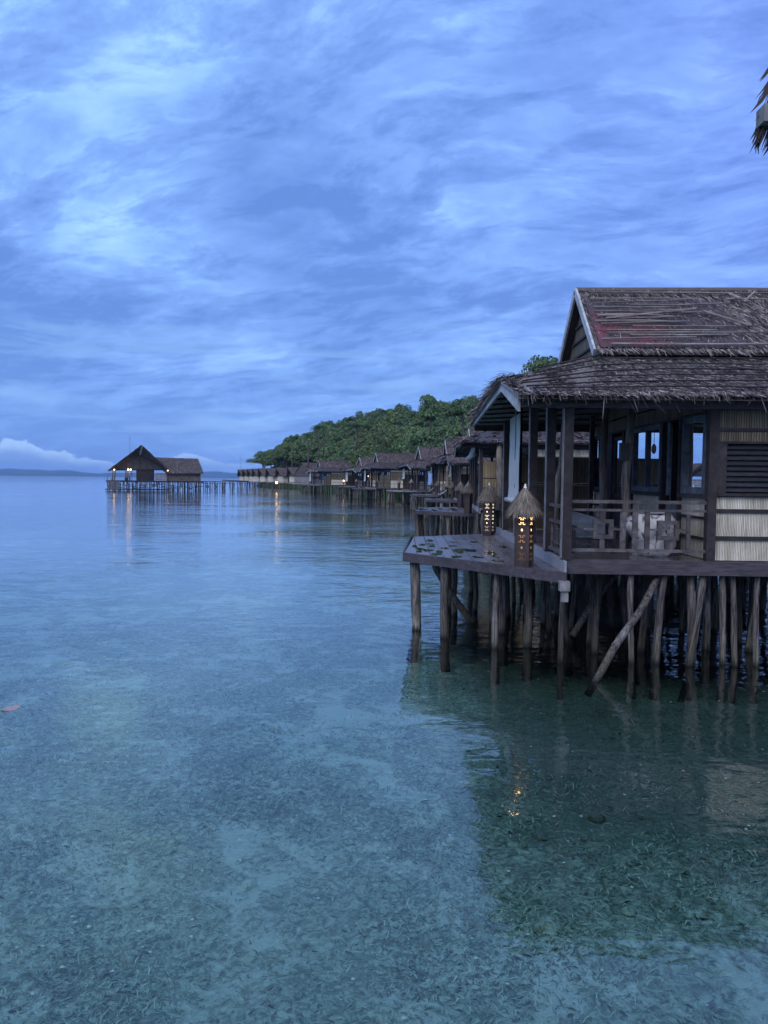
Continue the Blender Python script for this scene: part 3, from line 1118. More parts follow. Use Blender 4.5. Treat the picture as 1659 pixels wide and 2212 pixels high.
# ------------------------------------------------------------------ lanterns
def lantern(loc, label, group, lit=0, rot=0.0, sc=1.0, lod=0, seed=3, hat_r=.43):
    x, y, z = loc
    rr = np.random.RandomState(seed)
    e = empty('path_lantern', (x, y, z), label, 'lantern', group)
    ca, sa = math.cos(rot), math.sin(rot)

    def T(a, b, c):
        return (x + (a * ca - b * sa) * sc, y + (a * sa + b * ca) * sc, z + c * sc)

    hw = .135
    body = MB()
    vs_ = [T(a, b, c) for c in (0, 1.04) for a, b in ((-hw, -hw), (hw, -hw), (hw, hw), (-hw, hw))]
    body.add(vs_, [(3, 2, 1, 0), (4, 5, 6, 7), (0, 1, 5, 4), (1, 2, 6, 5), (2, 3, 7, 6), (3, 0, 4, 7)])
    for a, b in ((-hw, -hw), (hw, -hw), (hw, hw), (-hw, hw)):
        body.bar(T(a, b, .0), T(a, b, 1.05), .022 * sc, .022 * sc)
    bo = body.build('body', M['lantern'], e)
    # grass hat
    n = {0: 2600, 1: 700, 2: 200}[lod]
    th = rr.rand(n) * 6.283
    lay = rr.rand(n)
    z0 = 1.09 + .33 * (1 - lay)
    r0 = .05 + .33 * lay
    dirs = np.stack([np.cos(th + rr.normal(0, .12, n)), np.sin(th + rr.normal(0, .12, n)), -1.15 - .25 * lay + rr.normal(0, .22, n)], 1)
    dirs = norm(dirs)
    P = np.stack([np.cos(th) * r0 * .62, np.sin(th) * r0 * .62, z0 + .10], 1)
    ll = (.17 + .11 * rr.rand(n))
    sd = norm(np.stack([-np.sin(th), np.cos(th), rr.normal(0, .2, n)], 1))
    wd_ = {0: .010, 1: .022, 2: .04}[lod]
    mid_ = P + dirs * ll[:, None] * .5
    q = strips(P, dirs, sd, ll * hat_r / .37, np.full(n, wd_) * rr.uniform(.6, 1.5, n), droop=.10)
    q = q * sc
    qx = x + q[:, :, 0] * ca - q[:, :, 1] * sa
    qy = y + q[:, :, 0] * sa + q[:, :, 1] * ca
    q = np.stack([qx, qy, z + q[:, :, 2]], 2)
    cone = MB()
    k = 16
    prof = [(.02, 1.49), (.08, 1.39), (.18, 1.23), (.235, 1.14)]
    for i, (r_, zz_) in enumerate(prof):
        cone.v.extend([T(r_ * hat_r / .37 * math.cos(6.283 * j / k), r_ * hat_r / .37 * math.sin(6.283 * j / k), zz_) for j in range(k)])
    for i in range(len(prof) - 1):
        for j in range(k):
            j2 = (j + 1) % k
            cone.f.append((i * k + j, i * k + j2, (i + 1) * k + j2, (i + 1) * k + j))
    ho = cone.build('grass_hat', M['grass_hat'], e)
    quads_obj('straw', q, M['grass_hat'], ho, ho['org'])
    fi = MB()
    k = 10
    prof = [(.045, 1.45), (.042, 1.48), (.034, 1.50), (.034, 1.53), (.018, 1.56), (.018, 1.59), (.001, 1.60)]
    for r_, zz_ in prof:
        fi.v.extend([T(r_ * math.cos(6.283 * j / k), r_ * math.sin(6.283 * j / k), zz_) for j in range(k)])
    for i in range(len(prof) - 1):
        for j in range(k):
            j2 = (j + 1) % k
            fi.f.append((i * k + j, i * k + j2, (i + 1) * k + j2, (i + 1) * k + j))
    fi.build('finial', M['white'] if lod == 0 else M['batten'], e, smooth=True)
    # fretwork: paired curls and dots down each face
    if lod < 2:
        mats3 = {1: ('glow_hi', 'glow_mid', 'glow_lo'), 2: ('glow_white', 'glow_white', 'glow_white_mid'), 0: ('rubber', 'rubber', 'rubber')}[lit]

        def curl(mb_, f, cx_, cz, mir, up, r_=.032, w=.011):
            pts = []
            for j in range(9):
                a = math.pi * (.05 + 1.2 * j / 8)
                rad_ = r_ * (1 - .03 * j)
                pts.append((cx_ + mir * (rad_ * math.cos(a) - r_ * .2), cz + up * (rad_ * math.sin(a) * .9)))
            pts2 = [(p[0] - mir * w * math.cos(math.pi * (.05 + 1.2 * j / 8)), p[1] - up * w * math.sin(math.pi * (.05 + 1.2 * j / 8))) for j, p in enumerate(pts)]
            poly = pts + pts2[::-1]
            face(mb_, f, poly)
            t = pts[-1]
            face(mb_, f, [(t[0] + .012 * math.cos(a_), t[1] + .012 * math.sin(a_)) for a_ in [k_ * 6.283 / 8 for k_ in range(8)]], .003)

        def face(mb_, f, poly, off=.002):
            n_ = len(poly)
            pr = []
            for (a, c) in poly:
                if f == 0:
                    pr.append(T(a, -hw - off, c))
                elif f == 1:
                    pr.append(T(hw + off, a, c))
                elif f == 2:
                    pr.append(T(-a, hw + off, c))
                else:
                    pr.append(T(-hw - off, -a, c))
            if n_ > 10:
                h = n_ // 2
                for j in range(h - 1):
                    mb_.add([pr[j], pr[j + 1], pr[n_ - 2 - j], pr[n_ - 1 - j]], [(0, 1, 2, 3)])
            else:
                mb_.add(pr, [tuple(range(n_))])

        for band, zc in enumerate((.88, .54, .20)):
            for f in (0, 1, 2, 3):
                mb = MB()
                for mir in (-1, 1):
                    curl(mb, f, mir * .045, zc + .045, mir, 1)
                    curl(mb, f, mir * .045, zc - .045, mir, -1)
                if band < 2:
                    face(mb, f, [(.02 * math.cos(a_), zc - .17 + .026 * math.sin(a_)) for a_ in [k_ * 6.283 / 10 for k_ in range(10)]])
                mb.build('fretwork', M[mats3[band]], bo)
    if lit:
        ld = bpy.data.lights.new('lantern_light', 'POINT')
        ld.energy = .7 if lit == 1 else .2
        ld.color = (1, .55, .22)
        ld.shadow_soft_size = .03
        lo = bpy.data.objects.new('lantern_light', ld)
        link(lo)
        lo.parent = e
        lo.location = (0, 0, 1.12 * sc)
    return e


# ------------------------------------------------------------------ deck builder
def deck_platform(root, pts, z, name='sea_deck', riser_to=None, puddles=0, seed=5, boards=.17, depth=.17, fill=None, matf=None, gap=.016):
    """boards run in Y across the polygon; fascia boards round the outside"""
    rr = random.Random(seed)
    poly = [(p[0], p[1]) for p in pts]
    x0, x1 = min(p[0] for p in poly), max(p[0] for p in poly)

    def clip(x):
        ys = []
        n = len(poly)
        for i in range(n):
            (xa, ya), (xb, yb) = poly[i], poly[(i + 1) % n]
            if (xa - x) * (xb - x) <= 0 and abs(xa - xb) > 1e-6:
                ys.append(ya + (yb - ya) * (x - xa) / (xb - xa))
        return (min(ys), max(ys)) if len(ys) >= 2 else None

    d = MB()
    x = x0 + .001
    while x < x1 - .01:
        xe = min(x + boards - gap, x1 - .001)
        c0, c1 = clip(x + .0005), clip(xe - .0005)
        if c0 and c1:
            dz_ = rr.uniform(-.0025, .0025)
            split = rr.uniform(.3, .7)
            for (fa, fb) in ((0, split), (split, 1)):
                g0 = 0 if fa == 0 else .004
                ya0, ya1 = c0[0] + (c0[1] - c0[0]) * fa + g0, c0[0] + (c0[1] - c0[0]) * fb
                yb0, yb1 = c1[0] + (c1[1] - c1[0]) * fa + g0, c1[0] + (c1[1] - c1[0]) * fb
                d.add([(x, ya0, z - .03), (xe, yb0, z - .03), (xe, yb1, z - .03), (x, ya1, z - .03),
                       (x, ya0, z + dz_), (xe, yb0, z + dz_), (xe, yb1, z + dz_), (x, ya1, z + dz_)],
                      [(3, 2, 1, 0), (4, 5, 6, 7), (0, 1, 5, 4), (1, 2, 6, 5), (2, 3, 7, 6), (3, 0, 4, 7)])
        x += boards
    do = d.build(name, M['deck'], root)
    n = len(pts)
    f = MB()
    for i in range(n):
        a, b = Vector((*pts[i], 0)), Vector((*pts[(i + 1) % n], 0))
        if riser_to is not None and i == riser_to:
            continue
        dd = (b - a).normalized()
        nn = Vector((dd.y, -dd.x, 0)) * .026
        # keep the board outside the polygon
        cxy = Vector((sum(p[0] for p in pts) / n, sum(p[1] for p in pts) / n, 0))
        if (cxy - a).dot(nn) > 0:
            nn = -nn
        f.bar(a + nn + Vector((0, 0, z - depth / 2 + .004)), b + nn + Vector((0, 0, z - depth / 2 + .004)), .045, depth)
    f.build('edge_board', matf or M['beam'], do)
    return do


def puddle(parent, x, y, z, rx, ry, rr, k=12):
    mb = MB()
    ph = rr.uniform(0, 6)
    ring = []
    for i in range(k):
        t = i * 6.283 / k
        q = 1 + .18 * math.sin(2 * t + ph) + .14 * math.sin(3 * t + ph * 2) + rr.uniform(-.08, .08)
        ring.append((x + rx * q * math.cos(t), y + ry * q * math.sin(t), z))
    mb.add(ring, [tuple(range(k))])
    return mb.build('puddle', M['puddle'], parent)


# ================================================================== bungalow 1 (near)
B1 = empty('stilt_bungalow', (6.5, 18, 1.9), 'large nearest thatched bungalow on stilts with open porch and patchy roof', 'bungalow', 'bungalows on stilts along the shore')
T, TB, rr, _, roof1 = bungalow(B1, 2.1, 13.6, lod=0, hero=True, seed=21, Wd=9.6)
# bald patch: red corrugated sheet under the lost thatch
mb = MB()
gx = 2.12
xs = np.arange(gx - .05, gx + 3.1, .038)


def upn(x, t, off):
    a = np.array((x, 2.35, 5.56 + .62))
    b = np.array((x, 4.4, 7.93))
    p = a + (b - a) * t
    nrm = np.array((0, -(7.93 - 6.18), 2.05))
    nrm = nrm / np.linalg.norm(nrm)
    return p + nrm * off


for j, (t0, t1) in enumerate(((.03, .30), (.29, .56), (.55, .84))):
    vs_ = []
    for t in (t0, t1):
        for i, x in enumerate(xs):
            vs_.append(T(*upn(x, t, .035 + .016 * math.sin(x * 55) + (.012 if t == t0 else 0))))
    n = len(xs)
    mb.add(vs_, [(i, i + 1, n + i + 1, n + i) for i in range(n - 1)])
sh = mb.build('metal_sheet', M['red_sheet'], roof1, smooth=True)
# exposed battens and loose poles on the upper slope, long poles on the lower one
bt = MB()
for t in list(np.arange(.06, .90, .075)) + [.18, .33, .41, .52, .60, .71]:
    t = t + rr.uniform(-.016, .016)
    x0 = gx + .05 + rr.choice((rr.uniform(-.05, .2), rr.uniform(-.05, .2), rr.uniform(.4, 1.2)))
    x1 = gx + 2.4 + rr.uniform(-1.2, .9) + .6 * (1 - t)
    a, b = upn(x0, t, .10), upn(x1, t + rr.uniform(-.03, .035), .10 + rr.uniform(-.01, .03))
    m_ = (a + b) / 2 + np.array((0, 0, rr.uniform(-.02, .02)))
    bt.tube([T(*a), T(*m_), T(*b)], rr.choice((.014, .018, .024)), 6)
for (xa, ta, xb, tb) in ((gx + .1, .92, gx + 7.3, .94), (gx + 3.2, .80, gx + 7.4, .84), (gx + 4.0, .46, gx + 7.4, .44)):
    a, b = upn(xa, ta, .12), upn(xb, tb, .12)
    bt.tube([T(*a), T(*((a + b) / 2 + np.array((0, 0, -.03)))), T(*b)], .02, 6)
bt.build('batten_pole', M['batten'], roof1, smooth=True)
bt = MB()
bt.bar(T(*upn(gx + .25, .44, .14)), T(*upn(gx + 2.35, .60, .16)), .04, .035)
bt.bar(T(*upn(gx + 2.5, .57, .14)), T(*upn(gx + 3.35, .33, .14)), .06, .035)
bt.bar(T(*upn(gx + 3.35, .88, .14)), T(*upn(gx + 3.45, .74, .22)), .07, .03)
bt.bar(T(*upn(gx + 3.55, .74, .14)), T(*upn(gx + 3.85, .84, .26)), .04, .03)
bt.build('loose_board', M['batten'], roof1)
low = MB()


def lown(x, t, off=.09):
    if x < gx:
        q = x / gx
        top = np.array((q * gx, 2.4 + .2 * q, 5.56 + .55 * q))
    else:
        top = np.array((x, 2.6, 6.11))
    a = np.array((x, -.36, 4.93))
    return a + (top - a) * t + np.array((0, -.03, off))


for t in (.10, .24, .38, .53, .68, .83, .97):
    xa = .15 + rr.uniform(-.1, .1) + max(0, (t - .5)) * 1.2
    pts = [T(*lown(xa + (9.2 - xa) * k / 6, t + rr.uniform(-.008, .008), .085 + rr.uniform(-.012, .02))) for k in range(7)]
    low.tube(pts, .016, 6)
low.tube([T(*lown(4.2, .55, .12)), T(*lown(6.6, .26, .12))], .012, 5)
low.build('thatch_pole', M['dark'], roof1, smooth=True)
# corrugated sheet edge peeping under the front eave
mb = MB()
xs = np.arange(.1, 9.5, .03)
vs_ = []
for yy, zz_ in ((-.30, 4.955), (.3, 5.12)):
    for x in xs:
        vs_.append(T(x, yy, zz_ + .02 * math.sin(x * 40)))
n = len(xs)
mb.add(vs_, [(i, i + 1, n + i + 1, n + i) for i in range(n - 1)])
mb.build('corrugated_edge', M['concrete'], roof1, smooth=True)
# light strips on the face of the posts
# natural log posts
for pts, r_ in (([(3.42, 16.6, 1.96), (3.40, 16.6, 2.9), (3.44, 16.6, 3.4), (3.53, 16.6, 3.75), (3.56, 16.6, 4.4), (3.60, 16.6, 5.2)], .075),
                ([(4.70, 17.5, 1.96), (4.71, 17.5, 3.0), (4.68, 17.5, 4.0), (4.72, 17.5, 5.6)], .085),
                ([(4.62, 15.5, 1.96), (4.66, 15.5, 2.8), (4.61, 15.5, 3.4), (4.68, 15.5, 4.3), (4.72, 15.5, 5.5)], .085)):
    b = MB()
    n = len(pts)
    b.tube(pts, [r_ * (1.15 - .25 * i / n) for i in range(n)], 10, .06, random)
    b.build('log_post', M['log'], B1, smooth=True)
# front wall, right of the porch
ZY = lambda y6: atY(1580, (1300 + y6 * .3617) / 1.507, 13.8).z
w = panel_wall(T, B1, (3.60, .22), (9.5, .22), [(1.975, ZY(1268)), (ZY(1233), ZY(1022)), (ZY(988), ZY(880))], M['bamboo'])
w = panel_wall(T, B1, (3.60, .22), (9.5, .22), [(ZY(376), ZY(285)), (ZY(258), 4.78)], M['bamboo_dark'])  # panels under the eave, their shade put into the colour
b = MB()
TB(b, 3.50, 3.66, .12, .28, 1.965, 4.74)
b.build('corner_post', M['dark'], B1)
sh = MB()
zs0, zs1 = ZY(872), ZY(378)
TB(sh, 3.62, 9.5, .16, .30, ZY(400) + .002, zs1)
TB(sh, 3.62, 9.5, .14, .30, zs0, ZY(845))
TB(sh, 3.68, 3.84, .17, .28, ZY(845) + .002, ZY(400))
TB(sh, 6.6, 6.75, .17, .28, ZY(845) + .002, ZY(400))
sho = sh.build('shutter_frame', M['dark'], B1)
lv = MB()
z = ZY(845) + .03
while z < ZY(400) - .05:
    for xa, xb in ((3.85, 6.6), (6.76, 9.5)):
        lv.add([T(xa, .19, z), T(xb, .19, z), T(xb, .25, z + .10), T(xa, .25, z + .10),
                T(xa, .20, z - .012), T(xb, .20, z - .012), T(xb, .26, z + .088), T(xa, .26, z + .088)],
               [(0, 1, 2, 3), (7, 6, 5, 4), (0, 4, 5, 1), (2, 6, 7, 3)])
    z += .098
lv.build('louvre', M['shutter'], sho)
# room shell
for nm, pa, pb, cs in (('wall', (3.62, 8.55), (9.5, 8.55), [(1.97, 4.9)]), ('wall', (9.5, .2), (9.5, 8.6), [(1.97, 4.9)])):
    panel_wall(T, B1, pa, pb, cs, M['bamboo_dark'])
b = MB()
TB(b, 3.66, 9.5, .3, 8.5, 5.0, 5.04)
b.build('ceiling', M['dark'], B1)
# half wall at the far end of the porch
panel_wall(T, B1, (.97, 8.75), (3.55, 8.75), [(1.97, 2.5), (2.56, 3.3), (3.36, 4.12)], M['bamboo_dark'])
# long window wall at local x 3.58 (world X 5.68)
XW = 3.58
panel_wall(T, B1, (XW, 8.6), (XW, .3), [(4.74, 5.05)], M['bamboo_dark'])
panel_wall(T, B1, (XW, 7.4), (XW, 2.2), [(5.10, 5.7)], M['bamboo_dark'])
segs = [(7.1, 8.5), (4.85, 6.45), (2.75, 4.75), (.35, 1.55)]
for (ya, yb) in ((7.0, 8.6), (2.75, 4.8), (.3, 1.62)):
    panel_wall(T, B1, (XW, yb), (XW, ya), [(1.975, 2.33), (2.38, 2.72), (2.77, 3.12)], M['bamboo'])
window(T, B1, XW, 7.1, 8.55, 3.2, 4.70, mull=1)
w2 = window(T, B1, XW, 2.78, 4.78, 3.2, 4.70, mull=1, w=.10)
w3 = window(T, B1, XW, .38, 1.55, 3.2, 4.70, mull=0, w=.12)
b = MB()
for k in range(7):
    z = 3.36 + k * .085
    b.bar(T(XW + .10, 2.9, z), T(XW + .10, 4.7, z), .02, .03)
b.build('louvre', M['shutter'], w2)
b = MB()
TB(b, XW - .10, XW + .08, .3, 8.6, 4.70, 4.74)
TB(b, XW - .10, XW + .08, 2.70, 4.85, 3.12, 3.2)
TB(b, XW - .10, XW + .08, .3, 1.62, 3.12, 3.2)
TB(b, XW - .10, XW + .08, 7.0, 8.6, 3.12, 3.2)
b.build('wall_rail', M['dark'], B1)
# doors
for ya, yb, nm in ((5.6, 6.5, 'door'),):
    d = MB()
    TB(d, XW - .03, XW + .02, ya, yb, 1.97, 3.1)
    TB(d, XW - .03, XW + .02, ya, ya + .12, 3.1, 4.6)
    TB(d, XW - .03, XW + .02, yb - .12, yb, 3.1, 4.6)
    TB(d, XW - .03, XW + .02, ya + .12, yb - .12, 4.5, 4.6)
    do = d.build('door', M['dark'], B1)
    g = MB()
    g.add([T(XW, ya + .12, 3.1), T(XW, yb - .12, 3.1), T(XW, yb - .12, 4.5), T(XW, ya + .12, 4.5)], [(0, 1, 2, 3)])
    g.build('pane', M['glass'], do)
# open door leaf swung outward
d = MB()
pa, pb = Vector((XW - .02, 1.66, 0)), Vector((XW - .10, 2.2, 0))
d.bar(T(pa.x, pa.y, 2.5), T(pb.x, pb.y, 2.5), .04, 1.04)
d.bar(T(pa.x, pa.y, 3.9), T(pa.x + (pb.x - pa.x) * .16, pa.y + (pb.y - pa.y) * .16, 3.9), .04, 1.52)
d.bar(T(pb.x, pb.y, 3.9), T(pb.x + (pa.x - pb.x) * .16, pb.y + (pa.y - pb.y) * .16, 3.9), .04, 1.52)
do = d.build('door', M['blue_frame'], B1)
g = MB()
g.add([T(pa.x - .02, pa.y + .08, 3.02), T(pb.x + .02, pb.y - .08, 3.02), T(pb.x + .02, pb.y - .08, 4.6), T(pa.x - .02, pa.y + .08, 4.6)], [(0, 1, 2, 3)])
g.build('pane', M['glass'], do)
# wall between windows and door surrounds
for (ya, yb) in ((1.62, 1.68), (2.62, 2.75), (4.8, 4.92), (5.45, 5.6), (6.5, 7.0)):
    b = MB()
    TB(b, XW - .08, XW + .06, ya, yb, 1.97, 4.70)
    b.build('door_post', M['dark'], B1)
# railing along the front of the porch
rl = MB()
y_ = .20


def RB(xa, xb, za, zb, w_=.05):
    TB(rl, xa, xb, y_ - w_ / 2, y_ + w_ / 2, za, zb)


zt = ZY(935)
RB(1.02, 3.50, zt - .03, zt + .03, .07)
RB(1.02, 3.50, ZY(1022), ZY(1000), .06)
RB(1.02, 3.50, ZY(1388), ZY(1360), .07)
Xat = lambda x6: atY((1900 + x6 * .3617) / 1.507, 1150, 13.8).x - 2.1


def vbar(x6, y6a, y6b, w_=.07):
    x = Xat(x6)
    RB(x - w_ / 2, x + w_ / 2, ZY(y6b), ZY(y6a), .05)


vbar(460, 938, 1415, .10)
vbar(570, 1022, 1358, .09)
vbar(350, 1022, 1358, .10)
vbar(165, 1270, 1358, .09)
vbar(165, 1022, 1100, .09)
vbar(755, 1022, 1100, .10)
vbar(755, 1275, 1358, .10)
vbar(940, 1040, 1358, .07)


def sqring(x0, x1, y0, y1, t=.075):
    xa, xb = Xat(x0), Xat(x1)
    za, zb = ZY(y1), ZY(y0)
    RB(xa, xa + t, za, zb, .08)
    RB(xb - t, xb, za, zb, .08)
    RB(xa + t, xb - t, za, za + t, .08)
    RB(xa + t, xb - t, zb - t, zb, .08)


sqring(82, 262, 1095, 1270)
sqring(660, 852, 1100, 1277)
for a, b in ((0, 82), (262, 350), (585, 660), (852, 940)):
    RB(max(1.02, Xat(a)), Xat(b), ZY(1192), ZY(1175), .045)
rl.build('railing', M['rail'], B1)
# side railing between the first two side posts
rl = MB()
for (ya, yb, z) in ((.25, 1.65, 2.93), (.25, 1.65, 2.62), (.25, 1.65, 2.05)):
    rl.bar(T(.93, ya, z), T(.93, yb, z), .06, .06)
for y in (.45, .95, 1.45):
    rl.bar(T(.93, y, 2.05), T(.93, y, 2.62), .035, .035)
for (ya, yb, za, zb) in ((.70, 1.20, 2.20, 2.20), (.70, 1.20, 2.48, 2.48), (.70, .70, 2.20, 2.48), (1.20, 1.20, 2.20, 2.48)):
    rl.bar(T(.93, ya, za), T(.93, yb, zb), .03, .035)
rl.build('railing', M['rail'], B1)
# sea deck with its riser
PZ = 1.75
A1, Bq, C1, D1 = (3.0, 13.45), (.06, 16.75), (.26, 21.4), (3.0, 23.3)
dk = deck_platform(B1, [A1, Bq, C1, D1], PZ, riser_to=3, boards=.285, depth=.20)
b = MB()
b.box(2.955, 2.998, 13.5, 23.3, 1.74, 1.955)
b.build('riser', M['concrete'], dk)
b = MB()
b.box(2.86, 3.04, 13.36, 13.52, 1.42, 1.60)
b.box(2.90, 3.02, 13.40, 13.50, 1.22, 1.42)
b.build('bracket', M['grey'], dk)
pr = random.Random(4)
for k in range(30):
    u_ = (k % 6) / 5
    v_ = (k // 6) / 4
    px_, py_ = 890 + u_ * 215 + pr.uniform(-7, 7) + v_ * 12, 1166 + v_ * (24 + 18 * u_) + pr.uniform(-2, 2) + 3 * u_
    q = atZ(px_, py_ + 3, PZ)
    if pr.random() < .22:
        continue
    lo = 13.45 + (3.0 - q.x) * (3.3 / 2.94) + .3
    if q.x < .3 or q.x > 2.1 or q.y < lo or q.y > 21.0:
        continue
    puddle(dk, q.x, q.y, PZ + .0055, pr.uniform(.07, .13), pr.uniform(.14, .42), pr)
for px_, py_, rx_, ry_ in ((912, 1177, .1, .25), (907, 1186, .12, .28), (933, 1180, .1, .22), (925, 1189, .12, .3), (960, 1184, .11, .25), (1000, 1188, .17, .35), (1060, 1195, .16, .28), (1085, 1181, .12, .3)):
    q = atZ(px_, py_, PZ)
    puddle(dk, q.x, q.y, PZ + .0058, rx_, ry_, pr)
# piles
prr = random.Random(77)
cnt = 0
fronts = [(1222, .0, 0), (1364, .03, -.05), (1489, .05, 0), (1515, .0, .14), (1584, -.02, 0), (1635, 0, 0), (1440, 0, .05), (1560, .03, -.03)]
for px_, lx, ly in fronts:
    q = atY(px_, 1250, 13.85)
    pile(B1, q.x, q.y, 1.70, prr, .78, lean=(lx, ly))
for j, y in enumerate(np.arange(15.0, 22.6, .82)):
    for x in np.arange(3.2, 11.2, .80):
        if prr.random() < .3:
            continue
        pile(B1, x + prr.uniform(-.25, .25), y + prr.uniform(-.3, .3), 1.70, prr, .8, .09)
for x, y, lx in ((.25, 16.78, .1), (.95, 16.1, .08), (1.15, 19.5, 0), (.5, 20.9, 0), (1.5, 22.0, 0), (1.95, 15.0, .03), (2.2, 17.5, 0), (1.3, 18.5, 0), (2.4, 20, 0), (1.9, 19.2, 0), (2.55, 15.1, 0), (2.0, 22.3, 0), (2.6, 18.3, 0), (2.3, 16.4, 0), (2.75, 21.3, 0)):
    pile(dk, x, y, PZ - .05, prr, (1.6 if x < .9 and y < 17 else 1.1) if y < 17.6 else .9, lean=(-lx * 1.0, prr.uniform(-.03, .03)))


def brace(root, pts, r_, m_=None):
    b_ = MB()
    n_ = len(pts)
    b_.tube(pts, r_, 9, .10, random)
    return b_.build('brace', m_ or M['pile'], root, smooth=True)


ft = atZ(1288, 1470, 0.0)
tp = Vector((4.85, 13.95, 1.72))
brace(B1, [tp, tp.lerp(ft, .35) + Vector((.03, 0, -.03)), tp.lerp(ft, .7) + Vector((-.02, 0, .02)), ft, ft + (ft - tp) * .12], [.062, .068, .07, .064, .06], M['pile'])
a = atY(1293, 1285, 15.6)
b2 = atZ(1236, 1373, .2)
brace(B1, [a + Vector((.4, 0, .5)), a, a.lerp(b2, .5), b2], .07)
brace(dk, [Vector((.72, 17.0, 1.66)), Vector((.80, 17.1, 1.35)), Vector((1.15, 17.2, .75)), atZ(1022, 1347, 0), atZ(1022, 1347, 0) + Vector((.3, .1, -.6))], .085)
# porch things: lounge chair, bleached driftwood stool, hanging cord
ch = empty('lounge_chair', (3.85, 15.3, 1.96), 'dark wooden lounge chair with slanted back on the nearest porch behind the railing', 'chair')
for x in (3.45, 4.25):
    b = MB()
    b.bar((x, 14.95, 1.965), (x, 14.95, 2.42), .06, .06)
    b.build('leg', M['dark'], ch)
    b = MB()
    b.bar((x, 15.75, 1.965), (x, 15.75, 2.42), .06, .06)
    b.build('leg', M['dark'], ch)
    b = MB()
    b.bar((x, 14.85, 2.5), (x, 16.0, 2.5), .09, .03)
    b.build('armrest', M['dark'], ch)
b = MB()
for k in range(7):
    b.bar((3.5, 14.95 + k * .12, 2.30 - .01 * k), (4.2, 14.95 + k * .12, 2.30 - .01 * k), .09, .03)
b.build('seat', M['blue_frame'], ch)
b = MB()
b.prism([(3.40, 15.6, 2.52), (4.15, 15.2, 2.32), (4.15, 15.24, 2.18), (3.40, 15.64, 2.30)], (.05, .25, .3))
b.build('backrest', M['blue_frame'], ch)
rr3 = np.random.RandomState(8)
mb = MB()
ns, nr = 20, 12
c_ = Vector((4.95, 14.75, 1.96))
for j in range(nr + 1):
    z = j / nr * .80
    for i in range(ns):
        t = i * 6.283 / ns
        r_ = .40 + .05 * math.sin(3 * t + j * .5) + .04 * math.sin(5 * t - j) - (.10 if j == 0 else 0) - .05 * math.sin(j * .52)
        if j == nr:
            r_ *= .85
        mb.v.append((c_.x + r_ * math.cos(t) * 1.05, c_.y + r_ * math.sin(t), c_.z + z + (.03 * math.sin(4 * t) if j > 2 else 0)))
for j in range(nr):
    for i in range(ns):
        i2 = (i + 1) % ns
        mb.f.append((j * ns + i, j * ns + i2, (j + 1) * ns + i2, (j + 1) * ns + i))
mb.f.append(tuple(nr * ns + i for i in range(ns)))
tag(mb.build('driftwood_stool', M['driftwood'], origin=c_, smooth=True), 'bleached white and black gnarled root stool behind the porch railing', 'stool')
b = MB()
b.box(-.22, .22, -.2, .2, 0, .04)
b.v = [(v[0] + c_.x, v[1] + c_.y, v[2] + c_.z + .84) for v in b.v]
tag(b.build('basin_lid', M['concrete'], origin=(c_.x, c_.y, c_.z + .84)), 'small grey slab lying on top of the white root stool', 'slab')
mb = MB()
p = T(2.75, .9, 4.9)
q_ = Vector(p)
e = empty('hanging_bulb', q_, 'dark bulb on a thin cord hanging under the nearest eave', 'lamp')
mb.tube([q_, q_ + Vector((0, 0, -.75))], .006, 5)
mb.build('cord', M['rubber'], e)
mb = MB()
mb.tube([q_ + Vector((0, 0, -.75)), q_ + Vector((0, 0, -.8)), q_ + Vector((0, 0, -.88)), q_ + Vector((0, 0, -.94))], [.015, .045, .05, .02], 8)
mb.build('bulb', M['rubber'], e, smooth=True)
# small dark speaker box on the log post
for pos, nm in (((4.55, 15.4, 4.02), 'black box fixed to the crooked log post in front of the window'),):
    x, y, z = pos
    b = MB()
    b.box(x - .09, x + .09, y - .08, y + .08, z - .17, z + .17)
    b.box(x - .1, x + .1, y - .09, y + .09, z + .172, z + .19)
    tag(b.build('speaker_box', M['rubber'], origin=pos), nm, 'speaker')
blind(B1, T, .84, 5.3, 7.05, 5.12, 2.92, label='long pale roller blind hanging at the side of the nearest porch', group='roller blinds on the bungalow porches')

lantern((2.36, 14.35, PZ + .004), 'large lit lantern with straw hat at the front edge of the nearest deck', 'straw hatted lanterns on the decks', lit=1, rot=R(-42) + R(12), seed=31)
lantern((2.62, 22.55, PZ + .004), 'lit straw hatted lantern with white cutouts at the back of the nearest deck', 'straw hatted lanterns on the decks', lit=2, rot=R(-30), seed=32)

